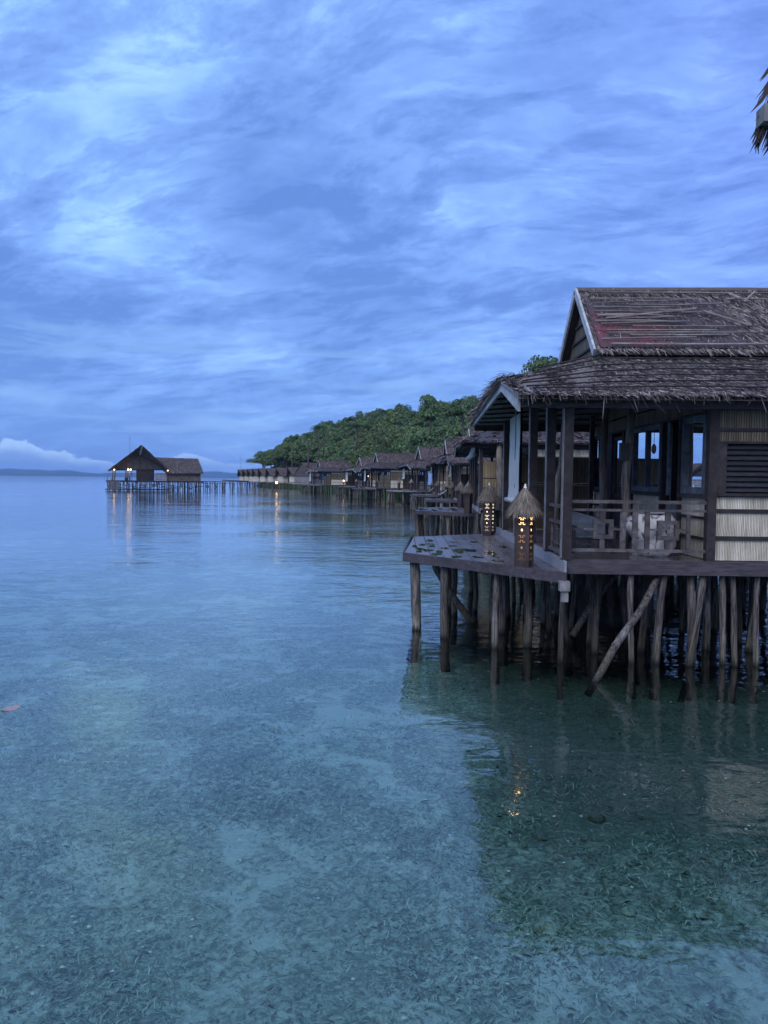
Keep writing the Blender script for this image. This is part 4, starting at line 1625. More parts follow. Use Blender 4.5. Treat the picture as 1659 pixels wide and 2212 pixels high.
# ================================================================== further bungalows
GB = 'bungalows on stilts along the shore'
BL = 'roller blinds on the bungalow porches'
specs = [
    # X0, Y0, rot, L, flip, zo, zs, lod, label
    dict(X0=2.62, Y0=34.0, rot=R(-2.5), L=10.5, flip=True, zo=.18, lod=1, zs=(4.80, 5.30, 5.05), label='second bungalow, right behind the nearest one, with dark slatted roof underside', seed=2),
    dict(X0=3.7, Y0=60.5, rot=R(0), L=9.5, flip=False, zo=-.1, lod=1, zs=(4.95, 5.56, 5.22), label='third bungalow from the viewer, mostly hidden behind the second one', seed=3),
    dict(X0=3.0, Y0=80, rot=R(2), L=10, flip=True, zo=0.05, lod=1, zs=(4.95, 5.56, 5.22), label='fourth bungalow with low grey eave behind the lanterns', seed=4),
    dict(X0=1.0, Y0=100, rot=R(11), L=10, flip=False, zo=0.05, lod=1, zs=(4.95, 5.56, 5.3), label='fifth bungalow with reddish brown roof and blue cloth on its porch', seed=5),
    dict(X0=-5.4, Y0=123, rot=R(14), L=10, flip=True, zo=0.05, lod=1, zs=(4.95, 5.56, 5.3), label='sixth bungalow with torn thatch beside the reddish roofed one', seed=6),
    dict(X0=-9.6, Y0=150, rot=R(20), L=11, flip=False, zo=0.0, lod=2, zs=(4.95, 5.56, 5.3), label='seventh bungalow with warm lamps lit inside its porch', seed=7),
    dict(X0=-20.5, Y0=177, rot=R(22), L=11, flip=True, zo=0.0, lod=2, zs=(4.95, 5.5, 5.3), label='eighth bungalow with brown roof beside the grey shingled hut', seed=8),
]
for k, sp_ in enumerate(specs):
    lab = sp_.pop('label')
    ctr = (sp_['X0'] + 4, sp_['Y0'] + 5, 1.9)
    r_ = empty('stilt_bungalow', ctr, lab, 'bungalow', GB)
    T, TB, rr, _, ro = bungalow(r_, Wd=(9 if k < 4 else 10), **sp_)
    L = sp_['L']
    fl = sp_['flip']
    # walls: window wall, end walls, room
    XW = 3.4
    light = M['bamboo']
    dark = M['bamboo_dark']
    ynear = L - .25 if fl else .22
    yfar = .22 if fl else L - .3
    xr = 8.8
    sgn = (lambda a, b: (b, a)) if fl else (lambda a, b: (a, b))
    pa, pb = ((XW, ynear), (xr, ynear))
    cs = [(1.98, 2.6), (2.67, 3.2)]
    panel_wall(T, r_, pa, pb, cs, light)
    if k == 0:
        panel_wall(T, r_, (XW, ynear), (xr, ynear), [(3.26, 4.0), (4.06, 4.34)], dark)
        panel_wall(T, r_, (XW, ynear), (xr, ynear), [(4.36, 4.68), (4.74, 5.1)], light)
        panel_wall(T, r_, (.98, ynear), (XW, ynear), [(1.98, 2.6), (2.66, 3.3), (3.36, 4.1)], M['bamboo_gold'])
    else:
        panel_wall(T, r_, (XW, ynear), (xr, ynear), [(3.26, 3.9), (3.96, 4.6)], dark)
        panel_wall(T, r_, (XW, ynear), (xr, ynear), [(4.64, 5.0)], light)
        if fl:
            panel_wall(T, r_, (1.6, ynear), (XW, ynear), [(1.98, 2.6), (2.66, 3.3), (3.36, 4.1)], M['bamboo_gold'] if k < 3 else dark)
    panel_wall(T, r_, (XW, yfar), (xr, yfar), [(1.98, 4.9)], dark)
    if not fl:
        panel_wall(T, r_, (.98, yfar), (XW, yfar), [(1.98, 2.9), (2.95, 4.1)], dark)
    panel_wall(T, r_, (xr, .22), (xr, L - .3), [(1.98, 4.9)], dark)
    for (ya, yb) in ((.3, 1.6), (2.7, 4.8), (7.0, L - .3)):
        panel_wall(T, r_, (XW, ya), (XW, yb), [(1.98, 2.5), (2.56, 3.12)], light)
        window(T, r_, XW, ya + .05, yb - .05, 3.16, 4.66, mull=1)
    panel_wall(T, r_, (XW, .35), (XW, L - .35), [(4.70, 5.0)], dark)
    for (ya, yb) in ((1.7, 2.5), (5.0, 6.6)):
        b = MB()
        TB(b, XW, XW + .05, ya, yb, 1.98, 4.66)
        b.build('door', M['shutter'], r_)
    # railing
    b = MB()
    yy = .2 if not fl else L - .2
    for z in (2.9, 2.65, 2.1):
        b.bar(T(1.0, yy, z), T(XW, yy, z), .06, .06)
    for x in np.arange(1.2, XW, .45):
        b.bar(T(x, yy, 2.1), T(x, yy, 2.65), .06, .05)
    for z in (2.9, 2.5):
        b.bar(T(.95, .3, z), T(.95, 2.0, z), .05, .05)
        b.bar(T(.95, L - 2.2, z), T(.95, L - .3, z), .05, .05)
    b.build('railing', M['rail'], r_)
    if k in (0, 2):
        # squat natural log trunk beside the porch
        b = MB()
        q = T(1.75, ynear - (.1 if not fl else -.1) * 0 + (.35 if fl else -.35), 1.98)
        b.tube([q, (q[0] + .04, q[1], 3.2), (q[0] - .03, q[1], 4.2), (q[0], q[1], 5.2)], [.16, .14, .15, .13], 9, .08, random)
        b.build('log_post', M['log'], r_, smooth=True)
    # piles
    prr = random.Random(300 + k)
    nrow = 4 if k < 5 else 3
    for j in range(nrow + 1):
        for x in np.arange(1.1, 8.9, .95 if k < 4 else 1.2):
            if prr.random() < .2:
                continue
            q = T(x + prr.uniform(-.25, .25), .35 + (L - .8) * j / nrow + prr.uniform(-.2, .2), 0)
            pile(r_, q[0], q[1], 1.72 + sp_['zo'], prr, 1.05, .06)
    # side row, facing the open water
    for y in np.arange(.8, L, .8):
        q = T(1.0 + prr.uniform(-.1, .1), y, 0)
        pile(r_, q[0], q[1], 1.72 + sp_['zo'], prr, 1.1, .05)
    # deck
    dx0, dx1 = -1.9, .9
    if k == 0:
        pts = [(4.1, 37.5), (.72, 39.9), (.78, 44.2), (4.1, 46.2)]
        pts = [(3.95, 37.6), (.72, 39.9), (.78, 44.2), (3.5, 46.0)]
        dz_ = 1.75
    else:
        ya, yb = (L * .18, L * .95)
        pts = [T(.92, ya - .6, 0)[:2], T(-1.9 if k != 1 else -1.7, ya + 1.2, 0)[:2], T(-1.9 if k != 1 else -1.7, yb - 1.6, 0)[:2], T(.92, yb, 0)[:2]]
        if fl:
            pts = pts[::-1]
        dz_ = {1: 1.72, 2: 1.75, 3: 1.92, 4: 1.85, 5: 1.82, 6: 1.82}[k]
    dko = deck_platform(r_, pts, dz_, boards=.24 if k < 2 else .5, depth=.20, riser_to=3 if not fl else None, matf=M['grey'] if k == 3 else M['beam'])
    if k < 2:
        b = MB()
        p0, p1 = Vector(T(.90, .3, 1.86)), Vector(T(.90, L - .2, 1.86))
        b.bar(p0 + Vector((-.05, 0, 0)), p1 + Vector((-.05, 0, 0)), .03, .22)
        b.build('riser', M['concrete'], dko)
        for i in range(26 if k == 0 else 8):
            x = prr.uniform(min(p[0] for p in pts) + .2, max(p[0] for p in pts) - .9)
            y = prr.uniform(min(p[1] for p in pts) + 2.4, max(p[1] for p in pts) - 2)
            puddle(dko, x, y, dz_ + .0055, prr.uniform(.08, .2), prr.uniform(.2, .5), prr)
    xs_, ys_ = [p[0] for p in pts], [p[1] for p in pts]
    for i in range(4):
        for f_ in (.06, .5):
            a, b_ = Vector((*pts[i], 0)), Vector((*pts[(i + 1) % 4], 0))
            c0 = Vector((sum(xs_) / 4, sum(ys_) / 4, 0))
            q = a.lerp(b_, f_).lerp(c0, .07)
            pile(dko, q.x, q.y, dz_ - .06, prr, 1.2, .04)
            if i == 1:
                pile(dko, q.x + .2, q.y + .15, dz_ - .06, prr, 1.0, .09)
    if k >= 2:
        for i in range(10):
            a, b_ = Vector((*pts[1], 0)), Vector((*pts[2], 0))
            q = a.lerp(b_, i / 9) + Vector((prr.uniform(.1, .4), 0, 0))
            pile(dko, q.x, q.y, dz_ - .06, prr, 1.0, .06)
    ord_ = ['second', 'third', 'fourth', 'fifth', 'sixth', 'seventh', 'eighth'][k]
    if k == 0:
        # this one is rolled up, hanging askew
        a = Vector(T(.55, L - 1.6, 4.42))
        e = empty('rolled_blind', a, 'pale roller blind rolled up askew under the second bungalow eave', 'blind', None)
        mb = MB()
        mb.tube([a + Vector((-.12, .3, -.15)), a + Vector((.1, -.5, .05))], .11, 10)
        mb.build('roll', M['blind'], e, smooth=True)
        mb = MB()
        mb.prism([a + Vector((.1, -.5, .1)), a + Vector((-.1, .3, .0)), a + Vector((.12, .2, .62)), a + Vector((.2, -.3, .66))], (.012, 0, 0))
        mb.build('cloth', M['blind'], e)
    else:
        zb = {1: 3.9, 2: 3.7, 3: 3.55, 4: 3.1, 5: 3.0, 6: 2.9}[k]
        yb_ = (1.2, 2.6) if fl else (L - 3.0, L - 1.4)
        if not fl:
            yb_ = (L - 2.8, L - 1.2)
        blind(r_, T, .6, yb_[0], yb_[1], 4.95, zb, label='short pale blind hanging on the porch of the %s bungalow' % ord_, group=BL)

# blue cloth on the fifth porch
q = atY(1096 / 3.606 / 1.507 + 1100 / 1.507, (1400 + 535 / 3.606) / 1.507, 99.6)
mb = MB()
vs_ = []
for i in range(9):
    for z in (4.3, 2.75):
        vs_.append((q.x - .45 + .11 * i, 99.4 + .05 * math.sin(i * 1.3), z + CAMZ - 3.4))
mb.add(vs_, [(2 * i, 2 * i + 1, 2 * i + 3, 2 * i + 2) for i in range(8)])
M['blue_cloth'] = simple('blue_cloth', lambda N: pbsdf(N, N.mix(N.noise(objco(N), 4, 3, .5), (.16, .28, .55), (.25, .40, .70)), .8))
sm = mb.build('hanging_cloth', M['blue_cloth'], origin=(q.x, 99.4, 3.5))
tag(sm, 'blue cloth hanging at the front of the fifth bungalow', 'cloth')

# warm lamps inside the seventh porch
for i, (x6, y6) in enumerate(((335, 540), (360, 541))):
    q = atY((1100 + x6 / 3.606) / 1.507, (1400 + y6 / 3.606) / 1.507, 152)
    e = empty('porch_lamp', q, ('left' if i == 0 else 'right') + ' one of two warm lit lamps inside the seventh bungalow porch', 'lamp', 'lit lamps in the seventh porch')
    mb = MB()
    mb.tube([q + Vector((0, 0, -.12)), q, q + Vector((0, 0, .12))], [.08, .13, .06], 8)
    mb.build('bulb', M['bulb'], e)
    mb = MB()
    mb.tube([q + Vector((0, 0, .12)), q + Vector((0, 0, .7))], .03, 6)
    mb.build('cord', M['dark'], e)
    if i == 0:
        ld = bpy.data.lights.new('porch_light', 'POINT')
        ld.energy = 30
        ld.color = (1, .6, .25)
        lo = bpy.data.objects.new('porch_light', ld)
        link(lo)
        lo.parent = e
        lo.location = (.4, -.3, -.1)

# lanterns of the further decks
LG = 'straw hatted lanterns on the decks'
lan = [
    (atZ(1011, 1109, 1.75), 0, .98, 1, 'straw hatted lantern at the front edge of the second deck'),
    (atZ(994, 1096.5, 1.75), 0, .97, 1, 'straw hatted lantern at the back of the second deck, overlapped by the one in front'),
    (atY(977.6, 1080, 66.5), 0, .95, 1, 'straw hatted lantern at the front of the third deck'),
    (atY(963.6, 1075, 73), 0, .95, 1, 'smaller straw hatted lantern at the back of the third deck'),
    (atY(943.6, 1068, 82), 0, .95, 2, 'straw hatted lantern at the front of the fourth deck beside the lounger'),
    (atY(934.6, 1066, 89), 0, .95, 2, 'small straw hatted lantern at the back of the fourth deck'),
    (atY(888, 1060, 100), 0, 1.0, 2, 'straw hatted lantern at the right end of the fifth deck'),
    (atY(861.5, 1058, 107), 0, .95, 2, 'straw hatted lantern on the left part of the fifth deck'),
    (atY(814.6, 1053, 124), 0, 1.0, 2, 'small straw hatted lantern on the sixth deck'),
    (atY(797, 1051, 133), 0, .9, 2, 'tiny straw hatted lantern at the back of the sixth deck'),
    (atY(769.5, 1051, 151), 0, 1.0, 2, 'tiny straw hatted lantern on the seventh deck'),
]
for i, (p, lit, s_, lod, lb) in enumerate(lan):
    zd = [1.754, 1.754, 1.724, 1.724, 1.754, 1.754, 1.924, 1.924, 1.854, 1.854, 1.824][i]
    lantern((p.x, p.y, zd), lb, LG, 0, R(-35), s_ * 1.05, lod, 40 + i)
q = atY(742.4, 1044, 172)
e = empty('lit_lantern', (q.x, q.y, 1.82), 'tiny glowing lantern on a post on the eighth deck', 'lantern')
mb = MB()
mb.bar((q.x, q.y, 1.82), (q.x, q.y, 2.9), .2, .2)
mb.build('post', M['lantern'], e)
mb = MB()
mb.tube([(q.x, q.y, 2.9), (q.x, q.y, 3.05), (q.x, q.y, 3.2)], [.12, .17, .05], 8)
mb.build('bulb', M['bulb'], e)


# sun loungers on the third and fourth decks
def lounger(x, y, z, label):
    e = empty('sun_lounger', (x, y, z), label, 'sun lounger', 'sun loungers on the decks')
    b = MB()
    for k in range(12):
        b.bar((x - 1.7 + k * .13, y - .3, z + .32), (x - 1.7 + k * .13, y + .3, z + .32), .10, .025)
    b.build('seat', M['grey'], e)
    b = MB()
    b.bar((x - .2, y, z + .32), (x + .42, y, z + .78), .6, .035, up=(-.6, 0, .8))
    b.build('backrest', M['fascia'], e)
    for dx_ in (-1.6, -.2):
        for dy_ in (-.27, .27):
            b = MB()
            b.bar((x + dx_, y + dy_, z), (x + dx_, y + dy_, z + .31), .05, .05)
            b.build('leg', M['dark'], e)


q = atY(966, 1070, 66)
lounger(q.x - .3, 69, 1.724, 'pale backed sun lounger on the third deck')
q = atY(936, 1060, 86)
lounger(q.x - .3, 87, 1.754, 'pale backed sun lounger on the fourth deck')


# ================================================================== small huts at the far end
def hut(X, Y, rot, w, d, zw, za, label, walls, roofm, seed, prow=.9, name='thatched_hut'):
    e = empty(name, (X, Y, 1.96), label, 'hut', 'small huts at the far end of the row')
    ca, sa = math.cos(rot), math.sin(rot)
    T = lambda a, b, c: (X + a * ca - b * sa, Y + a * sa + b * ca, c)
    # gable faces local -x (toward the open water); length runs to +x
    wl = MB()
    wl.prism([T(0, -w / 2, 1.9), T(0, w / 2, 1.9), T(0, w / 2, zw - .5), T(0, -w / 2, zw - .5)], Vector((.08 * ca, .08 * sa, 0)))
    gb_ = MB()
    gb_.prism([T(-.1, -w / 2 - .2, zw - .5), T(-.1, w / 2 + .2, zw - .5), T(-.1, 0, za - .25)], Vector((.08 * ca, .08 * sa, 0)))
    gb_.build('gable', M['rail'], e)
    for yy in (-w / 2, w / 2):
        wl.bar(T(.1, yy, (1.9 + zw) / 2), T(d, yy, (1.9 + zw) / 2), .08, zw - 1.9)
    wl.bar(T(d, -w / 2, (1.9 + zw) / 2), T(d, w / 2, (1.9 + zw) / 2), .08, zw - 1.9)
    wl.build('wall', walls, e)
    rf = MB()
    for sg in (-1, 1):
        e0, e1 = T(-prow * .45, sg * (w / 2 + .55), zw - .45), T(d + .4, sg * (w / 2 + .55), zw - .35)
        r0, r1 = T(-prow, 0, za), T(d + .3, 0, za)
        rf.prism([e0, e1, r1, r0] if sg < 0 else [e1, e0, r0, r1], (0, 0, -.16))
    ro_ = rf.build('roof', roofm, e)
    r2 = np.random.RandomState(seed)
    n = 260
    out = []
    for sg in (-1, 1):
        uu, tt = r2.rand(n), r2.rand(n)
        e0, e1 = np.array(T(-prow * .45, sg * (w / 2 + .6), zw - .45)), np.array(T(d + .4, sg * (w / 2 + .6), zw - .35))
        r0, r1 = np.array(T(-prow, 0, za)), np.array(T(d + .3, 0, za))
        top = r0 + (r1 - r0) * uu[:, None]
        bot = e0 + (e1 - e0) * uu[:, None]
        P = top + (bot - top) * tt[:, None]
        dd = norm(bot - top + r2.normal(0, .35, (n, 3)))
        sd = norm(np.array(T(1, 0, 0)) - np.array(T(0, 0, 0)) + r2.normal(0, .2, (n, 3)))
        out.append(strips(P + [0, 0, .05], dd, sd, .6 * r2.uniform(.6, 1.2, n), .3 * r2.uniform(.5, 1.2, n)))
    quads_obj('thatch', np.concatenate(out), roofm, ro_, ro_['org'])
    # dark doorway and window on the side wall seen from the water
    b = MB()
    b.prism([T(d * .30, -w / 2 - .06, 2.0), T(d * .42, -w / 2 - .06, 2.0), T(d * .42, -w / 2 - .06, zw - .25), T(d * .30, -w / 2 - .06, zw - .25)], (0, .03, 0))
    b.build('door', M['shutter'], e)
    b = MB()
    b.prism([T(d * .52, -w / 2 - .06, 3.1), T(d * .80, -w / 2 - .06, 3.1), T(d * .80, -w / 2 - .06, zw - .3), T(d * .52, -w / 2 - .06, zw - .3)], (0, .03, 0))
    b.build('window', M['shutter'], e)
    fl_ = MB()
    fl_.prism([T(-.8, -w / 2 - .9, 1.78), T(d, -w / 2 - .9, 1.78), T(d, w / 2, 1.78), T(-.8, w / 2, 1.78)], (0, 0, .14))
    fl_.build('floor', M['grey'], e)
    prr = random.Random(seed)
    for a in np.arange(-.5, d, 1.5):
        for bb in (-w / 2 - .7, 0):
            q = T(a + prr.uniform(-.3, .3), bb, 0)
            pile(e, q[0], q[1], 1.78, prr, 1.2, .05)
    return e


hutspec = [
    (623, 236, 1), (600, 246, 2), (574, 257, 3), (550, 268, 4), (534, 280, 5), (521, 291, 6), (512, 302, 7), (503.5, 312, 8),
]
hl = ['small thatched hut next to the grey shingled one', 'second small hut counting left from the grey shingled one', 'third small hut with steep thatched prow left of the walkway lamp',
      'fourth small hut in the middle of the far row', 'fifth small hut of the far row, narrow in the view', 'sixth small hut of the far row', 'last but one small hut at the far end of the row', 'last small hut at the far left end of the row']
GX5 = lambda x5: (740 + x5 / 4.1475) / 1.507
apex_x5 = [818, 662, 528, 425, 343, 278, 213, 148]
for i, (x5, lb) in enumerate(zip(apex_x5, hl)):
    Y = [236, 247, 258, 269, 280, 291, 301, 311][i]
    q = atY(GX5(x5), 1012, Y)
    hut(q.x + 1.4, Y, R(34), 4.6, 5.6, 4.55, 6.95, lb, M['bamboo'], M['thatch_far'], 60 + i, prow=1.7)
q = atY(GX5(1015), 1003, 206)
hut(q.x, 206, R(40), 8.5, 9, 4.5, 7.9, 'grey shingled gabled hut with pale boarded walls at the bend of the row', M['grey'], M['thatch_far'], 77, prow=.3, name='shingled_hut')


# ================================================================== added walk and piles, darken the gaps behind the near stilts
BW = empty('added_walk', (12.2, 40, 1.9), 'added dark walk on piles, darkening the gaps behind the near bungalows', 'added_walk')
mb = MB()
mb.box(11.8, 13.4, 6, 96, 1.78, 1.9)
mb.build('plank_deck', M['dark'], BW)
prr = random.Random(88)
for y in np.arange(8, 60, 1.3):
    for x in (11.9, 12.7, 13.3):
        pile(BW, x + prr.uniform(-.2, .2), y + prr.uniform(-.3, .3), 1.76, prr, 1.0, .05)
for x in np.arange(3.6, 11.5, .9):
    for y in (23.6, 25.2, 27.3, 30.0):
        if prr.random() < .6 and x > 5:
            pile(BW, x + prr.uniform(-.3, .3), y + prr.uniform(-.5, .5), 1.5, prr, 1.5, .1)
mb = MB()
mb.box(5.0, 11.8, 23.0, 31.5, 1.62, 1.74)
mb.build('added_link_deck', M['dark'], BW)

# ================================================================== trees
def crown_mesh(seed, rx, rz, nclump, nleaf, leaf, flat=False):
    r2 = np.random.RandomState(seed)
    out = []
    for c in range(nclump):
        d = norm(r2.normal(0, 1, (1, 3)))[0]
        rad_ = r2.rand() ** .35
        cc = d * np.array((rx, rx, rz)) * rad_ * .82
        if cc[2] < -rz * .45:
            cc[2] *= .4
        cr = r2.uniform(.16, .42) * rx
        nl = int(nleaf * r2.uniform(.6, 1.3))
        dd = norm(r2.normal(0, 1, (nl, 3)))
        dd[:, 2] = np.abs(dd[:, 2]) - .3
        P = cc + dd * cr * np.array((1, 1, .9)) * r2.uniform(.65, 1.08, (nl, 1))
        nn = norm(dd + r2.normal(0, .55, (nl, 3)) + [0, 0, .35])
        t1 = norm(np.cross(nn, r2.normal(0, 1, (nl, 3))))
        t2 = np.cross(nn, t1)
        s_ = (leaf * r2.uniform(.5, 1.3, (nl, 1)))
        out.append(np.stack([P - t1 * s_, P - t2 * s_ * .55, P + t1 * s_, P + t2 * s_ * .55], 1))
    V = np.concatenate(out)
    o = quads_obj('crown', V, M['leaf'])
    me = o.data
    bpy.data.objects.remove(o)
    return me


CROWNS = [crown_mesh(200 + i, 4.0 + .3 * (i % 3), 3.3 + .5 * (i % 2), 28 + 5 * i, 190, .24) for i in range(6)]
CROWNS_L = [crown_mesh(230 + i, 5.0, 1.5, 26, 85, .28) for i in range(2)]
TR = []
for i in range(3):
    mb = MB()
    rr4 = random.Random(50 + i)
    mb.tube([(0, 0, -7), (.2, .1, -4), (.1 + rr4.uniform(-.3, .3), 0, -1), (0, 0, 1.5)], [.28, .22, .18, .08], 8, .06, rr4)
    for k in range(6):
        a = k * 1.05 + rr4.uniform(-.3, .3)
        z0 = -2.2 + k * .45
        mb.tube([(.1, 0, z0), (1.3 * math.cos(a), 1.3 * math.sin(a), z0 + .7), (2.9 * math.cos(a), 2.9 * math.sin(a), z0 + 1.6)], [.10, .07, .03], 6)
    o = mb.build('trunk', M['bark'], origin=(0, 0, 0), smooth=True)
    TR.append(o.data)
    bpy.data.objects.remove(o)
TG = 'trees on the wooded slope behind the bungalows'
TL = 'broadleaf tree with dense dark green crown on the wooded slope behind the bungalows'


def tree(x, y, zc, s, label=TL, group=TG, crown=None, sz=None, rng=random):
    e = empty('broadleaf_tree', (x, y, zc - 7 * s), label, 'tree', group)
    c = bpy.data.objects.new('crown', crown or rng.choice(CROWNS))
    link(c)
    c.parent = e
    c.location = (0, 0, 7 * s)
    c.scale = (s, s, sz or s * rng.uniform(.85, 1.35))
    c.rotation_euler = (0, 0, rng.uniform(0, 6.28))
    t = bpy.data.objects.new('trunk', rng.choice(TR))
    link(t)
    t.parent = e
    t.location = (0, 0, 7 * s)
    t.scale = (s, s, s)
    return e


sil = [(500, 1010), (548, 1003), (565, 980), (590, 962), (620, 950), (660, 942), (700, 920), (740, 911), (780, 898), (820, 888), (850, 880), (885, 886), (905, 886), (925, 880), (950, 884), (985, 872), (1015, 874), (1100, 850), (1180, 835), (1300, 830), (1660, 800)]


def silh(px):
    return float(np.interp(px, [a for a, b in sil], [b for a, b in sil]))


row = [(13, 22), (14, 40), (14, 64), (14, 85), (10, 108), (5, 132), (-1, 158), (-11, 186), (-20, 212), (-31, 240), (-42, 266), (-52, 292), (-60, 312), (-66, 322)]
inv = cam_m.to_3x3().inverted()


def proj(x, y, z):
    v = inv @ Vector((x, y, z - CAMZ))
    return CX + FPX * v.x / -v.z, CY - FPX * v.y / -v.z


trr = random.Random(5)
hill_v = []
DL = [7, 13, 21, 31, 43, 57]
FR = [.40, .56, .72, .86, .98, 1.0]
SL = []
for i in range(len(row) - 1):
    (xa, ya), (xb, yb) = row[i], row[i + 1]
    d_ = Vector((xb - xa, yb - ya))
    ln_ = d_.length
    d_.normalize()
    nrm_ = Vector((d_.y, -d_.x))
    s_ = 0
    while s_ < ln_:
        SL.append((xa + d_.x * s_, ya + d_.y * s_, nrm_.x, nrm_.y))
        s_ += 7.0
ntree = 0
for li, (dl, fr) in enumerate(zip(DL, FR)):
    for (x, y, nx_, ny_) in SL:
        jx = trr.uniform(-2.0, 2.0)
        X, Y = x + nx_ * (dl + trr.uniform(-2, 2)) + jx, y + ny_ * (dl + trr.uniform(-2, 2)) + trr.uniform(-2, 2)
        px, py = proj(X, Y, 5)
        if px > 1230 or px < 540 + li * 3:
            continue
        if Y < 55:
            continue
        fr_ = min(1.0, fr + max(0, 800 - px) / 200 * .5)
        hor = proj(X, Y, CAMZ)[1]
        sy = silh(px)
        dist = Y
        ztop = CAMZ + (hor - sy) / FPX * dist * fr_
        ztop = max(ztop, 6.2 + trr.uniform(0, 1.5))
        ztop += (trr.uniform(-2.2, .6) + (1.6 if trr.random() < .14 else 0)) if fr > .9 else trr.uniform(-1.2, 1.2)
        s_ = trr.uniform(.95, 1.35) * (1 if dist > 120 else .85)
        if ntree > 290:
            break
        tree(X, Y, ztop - 2.9 * s_, s_, rng=trr)
        ntree += 1
# ground of the wooded slope
nl = len(row)
vs_ = []
offs = [1, 7, 13, 21, 31, 43, 57, 85]
for i, (x, y) in enumerate(row):
    j = min(i, nl - 2)
    d_ = Vector((row[j + 1][0] - row[j][0], row[j + 1][1] - row[j][1])).normalized()
    nx_, ny_ = d_.y, -d_.x
    for k, of in enumerate(offs):
        X, Y = x + nx_ * of, y + ny_ * of
        px, _ = proj(X, Y, 5)
        hor = proj(X, Y, CAMZ)[1]
        fr = [0, .40, .56, .72, .86, .98, 1, 1][k]
        fr = min(1.0, fr + (max(0, 800 - px) / 200 * .5 if k else 0))
        zt = CAMZ + (hor - silh(px)) / FPX * Y * fr if k else -1.2
        vs_.append((X, Y, max(.4, zt - 8.5) if k else -1.2))
no = len(offs)
print('TREES', ntree)
mb = MB()
mb.add(vs_, [(i * no + k, i * no + k + 1, (i + 1) * no + k + 1, (i + 1) * no + k) for i in range(nl - 1) for k in range(no - 1)])
o = mb.build('hillside', M['hillgreen'], origin=(0, 0, 0), smooth=True)
o['kind'] = 'structure'
# distinct trees
q = atY(930, 866, 150)
for dx_, dz_, s_ in ((0, -1.9, .72),):
    tree(q.x, q.y, q.z + dz_, s_, 'tall tree with jagged layered crown standing above the slope', None, CROWNS[1], 1.1, trr)
q = atY(1000, 874, 130)
tree(q.x, q.y, q.z - 1.2, 1.0, 'flat topped tree with layered boughs at the right end of the slope', None, CROWNS_L[0], .9, trr)
q = atY(770, 912, 190)
tree(q.x, q.y, q.z - .6, .95, 'flat spreading tree leaning out left over the middle of the slope', None, CROWNS_L[1], .6, trr)
q = atY(566, 992, 300)
tree(q.x, q.y, q.z - 1, 1.25, 'low spreading tree reaching over the far left huts', None, CROWNS_L[0], .9, trr)
q = atY(1188, 785, 62)
tree(q.x + .6, q.y, q.z - .6, .62, 'leafy tree top showing behind the nearest roof', None, CROWNS_L[1], .7, trr)
q = atY(1160, 789, 60)
tree(q.x + 1.0, q.y, q.z - .5, .32, 'small leafy bough showing left of the nearest gable', None, CROWNS_L[0], .5, trr)


def palm(x, y, ztop, h, label, seed, s=1.0):
    rr5 = random.Random(seed)
    e = empty('palm_tree', (x, y, ztop - h), label, 'palm tree')
    b = MB()
    b.tube([(x, y, ztop - h), (x + .3, y, ztop - h * .6), (x + .2, y, ztop - h * .3), (x, y, ztop)], [.2, .16, .13, .11], 8)
    b.build('trunk', M['bark'], e, smooth=True)
    r2 = np.random.RandomState(seed)
    out = []
    for k in range(17):
        a = k * 2.399 + rr5.uniform(-.2, .2)
        el = rr5.uniform(.1, 1.0)
        Lf = 2.9 * s * rr5.uniform(.85, 1.1)
        prev = None
        for j in range(14):
            t = j / 13
            r_ = Lf * (t - .12 * t * t) * math.cos(el * .8)
            zz_ = ztop + Lf * (t * math.sin(el) - .75 * t * t)
            P = np.array((x + r_ * math.cos(a), y + r_ * math.sin(a), zz_))
            for sg in (-1, 1):
                side = np.array((-math.sin(a) * sg, math.cos(a) * sg, -.55))
                ll = .62 * s * (1 - .6 * abs(t - .45))
                d_ = side * ll + np.array((math.cos(a), math.sin(a), 0)) * .2
                wv = np.array((math.cos(a), math.sin(a), -.2)) * .055 * s
                out.append(np.stack([P - wv, P + wv, P + d_ + wv * .2, P + d_ - wv * .2]))
    quads_obj('fronds', np.array(out), M['leaf'], e, (x, y, ztop - h))
    return e


q = atY(664, 941, 205)
palm(q.x, q.y, q.z + .2, 11, 'coconut palm with bare trunk rising above the middle of the far slope', 3)
q = atY(688, 926, 205)
palm(q.x, q.y, q.z + .4, 9, 'feathery palm beside the coconut palm on the far slope', 4, 1.15)
q = atY(698, 921, 208)
palm(q.x, q.y, q.z, 9, 'second feathery palm, right of the first, on the far slope', 6, 1.0)

# ================================================================== far pavilion over the water
PV = empty('pavilion', (-64, 185, 2.4), 'brown pavilion with tall peaked roof standing over the sea at the far left', 'pavilion')
G4 = lambda x4, y4, Y: atY((300 + x4 * .3617) / 1.507, (1380 + y4 * .3617) / 1.507, Y)


def poly4(pts, Y, off, mb_):
    mb_.prism([G4(a, b, Y) for a, b in pts], off)


mb = MB()
a, b = G4(112, 510, 183), G4(992, 516, 183)
zt = 2.42
mb.box(a.x, b.x, 183, 197, zt - .18, zt)
mb.build('deck', M['grey'], PV)
mb = MB()
mb.box(a.x - .1, b.x, 182.85, 182.98, zt - .35, zt + .01)
mb.box(a.x - .1, a.x + 15, 182.8, 182.95, .15, .4)
mb.box(a.x - .3, b.x - 8, 182.7, 182.85, .12, .3)
mb.build('edge_beam', M['dark'], PV)
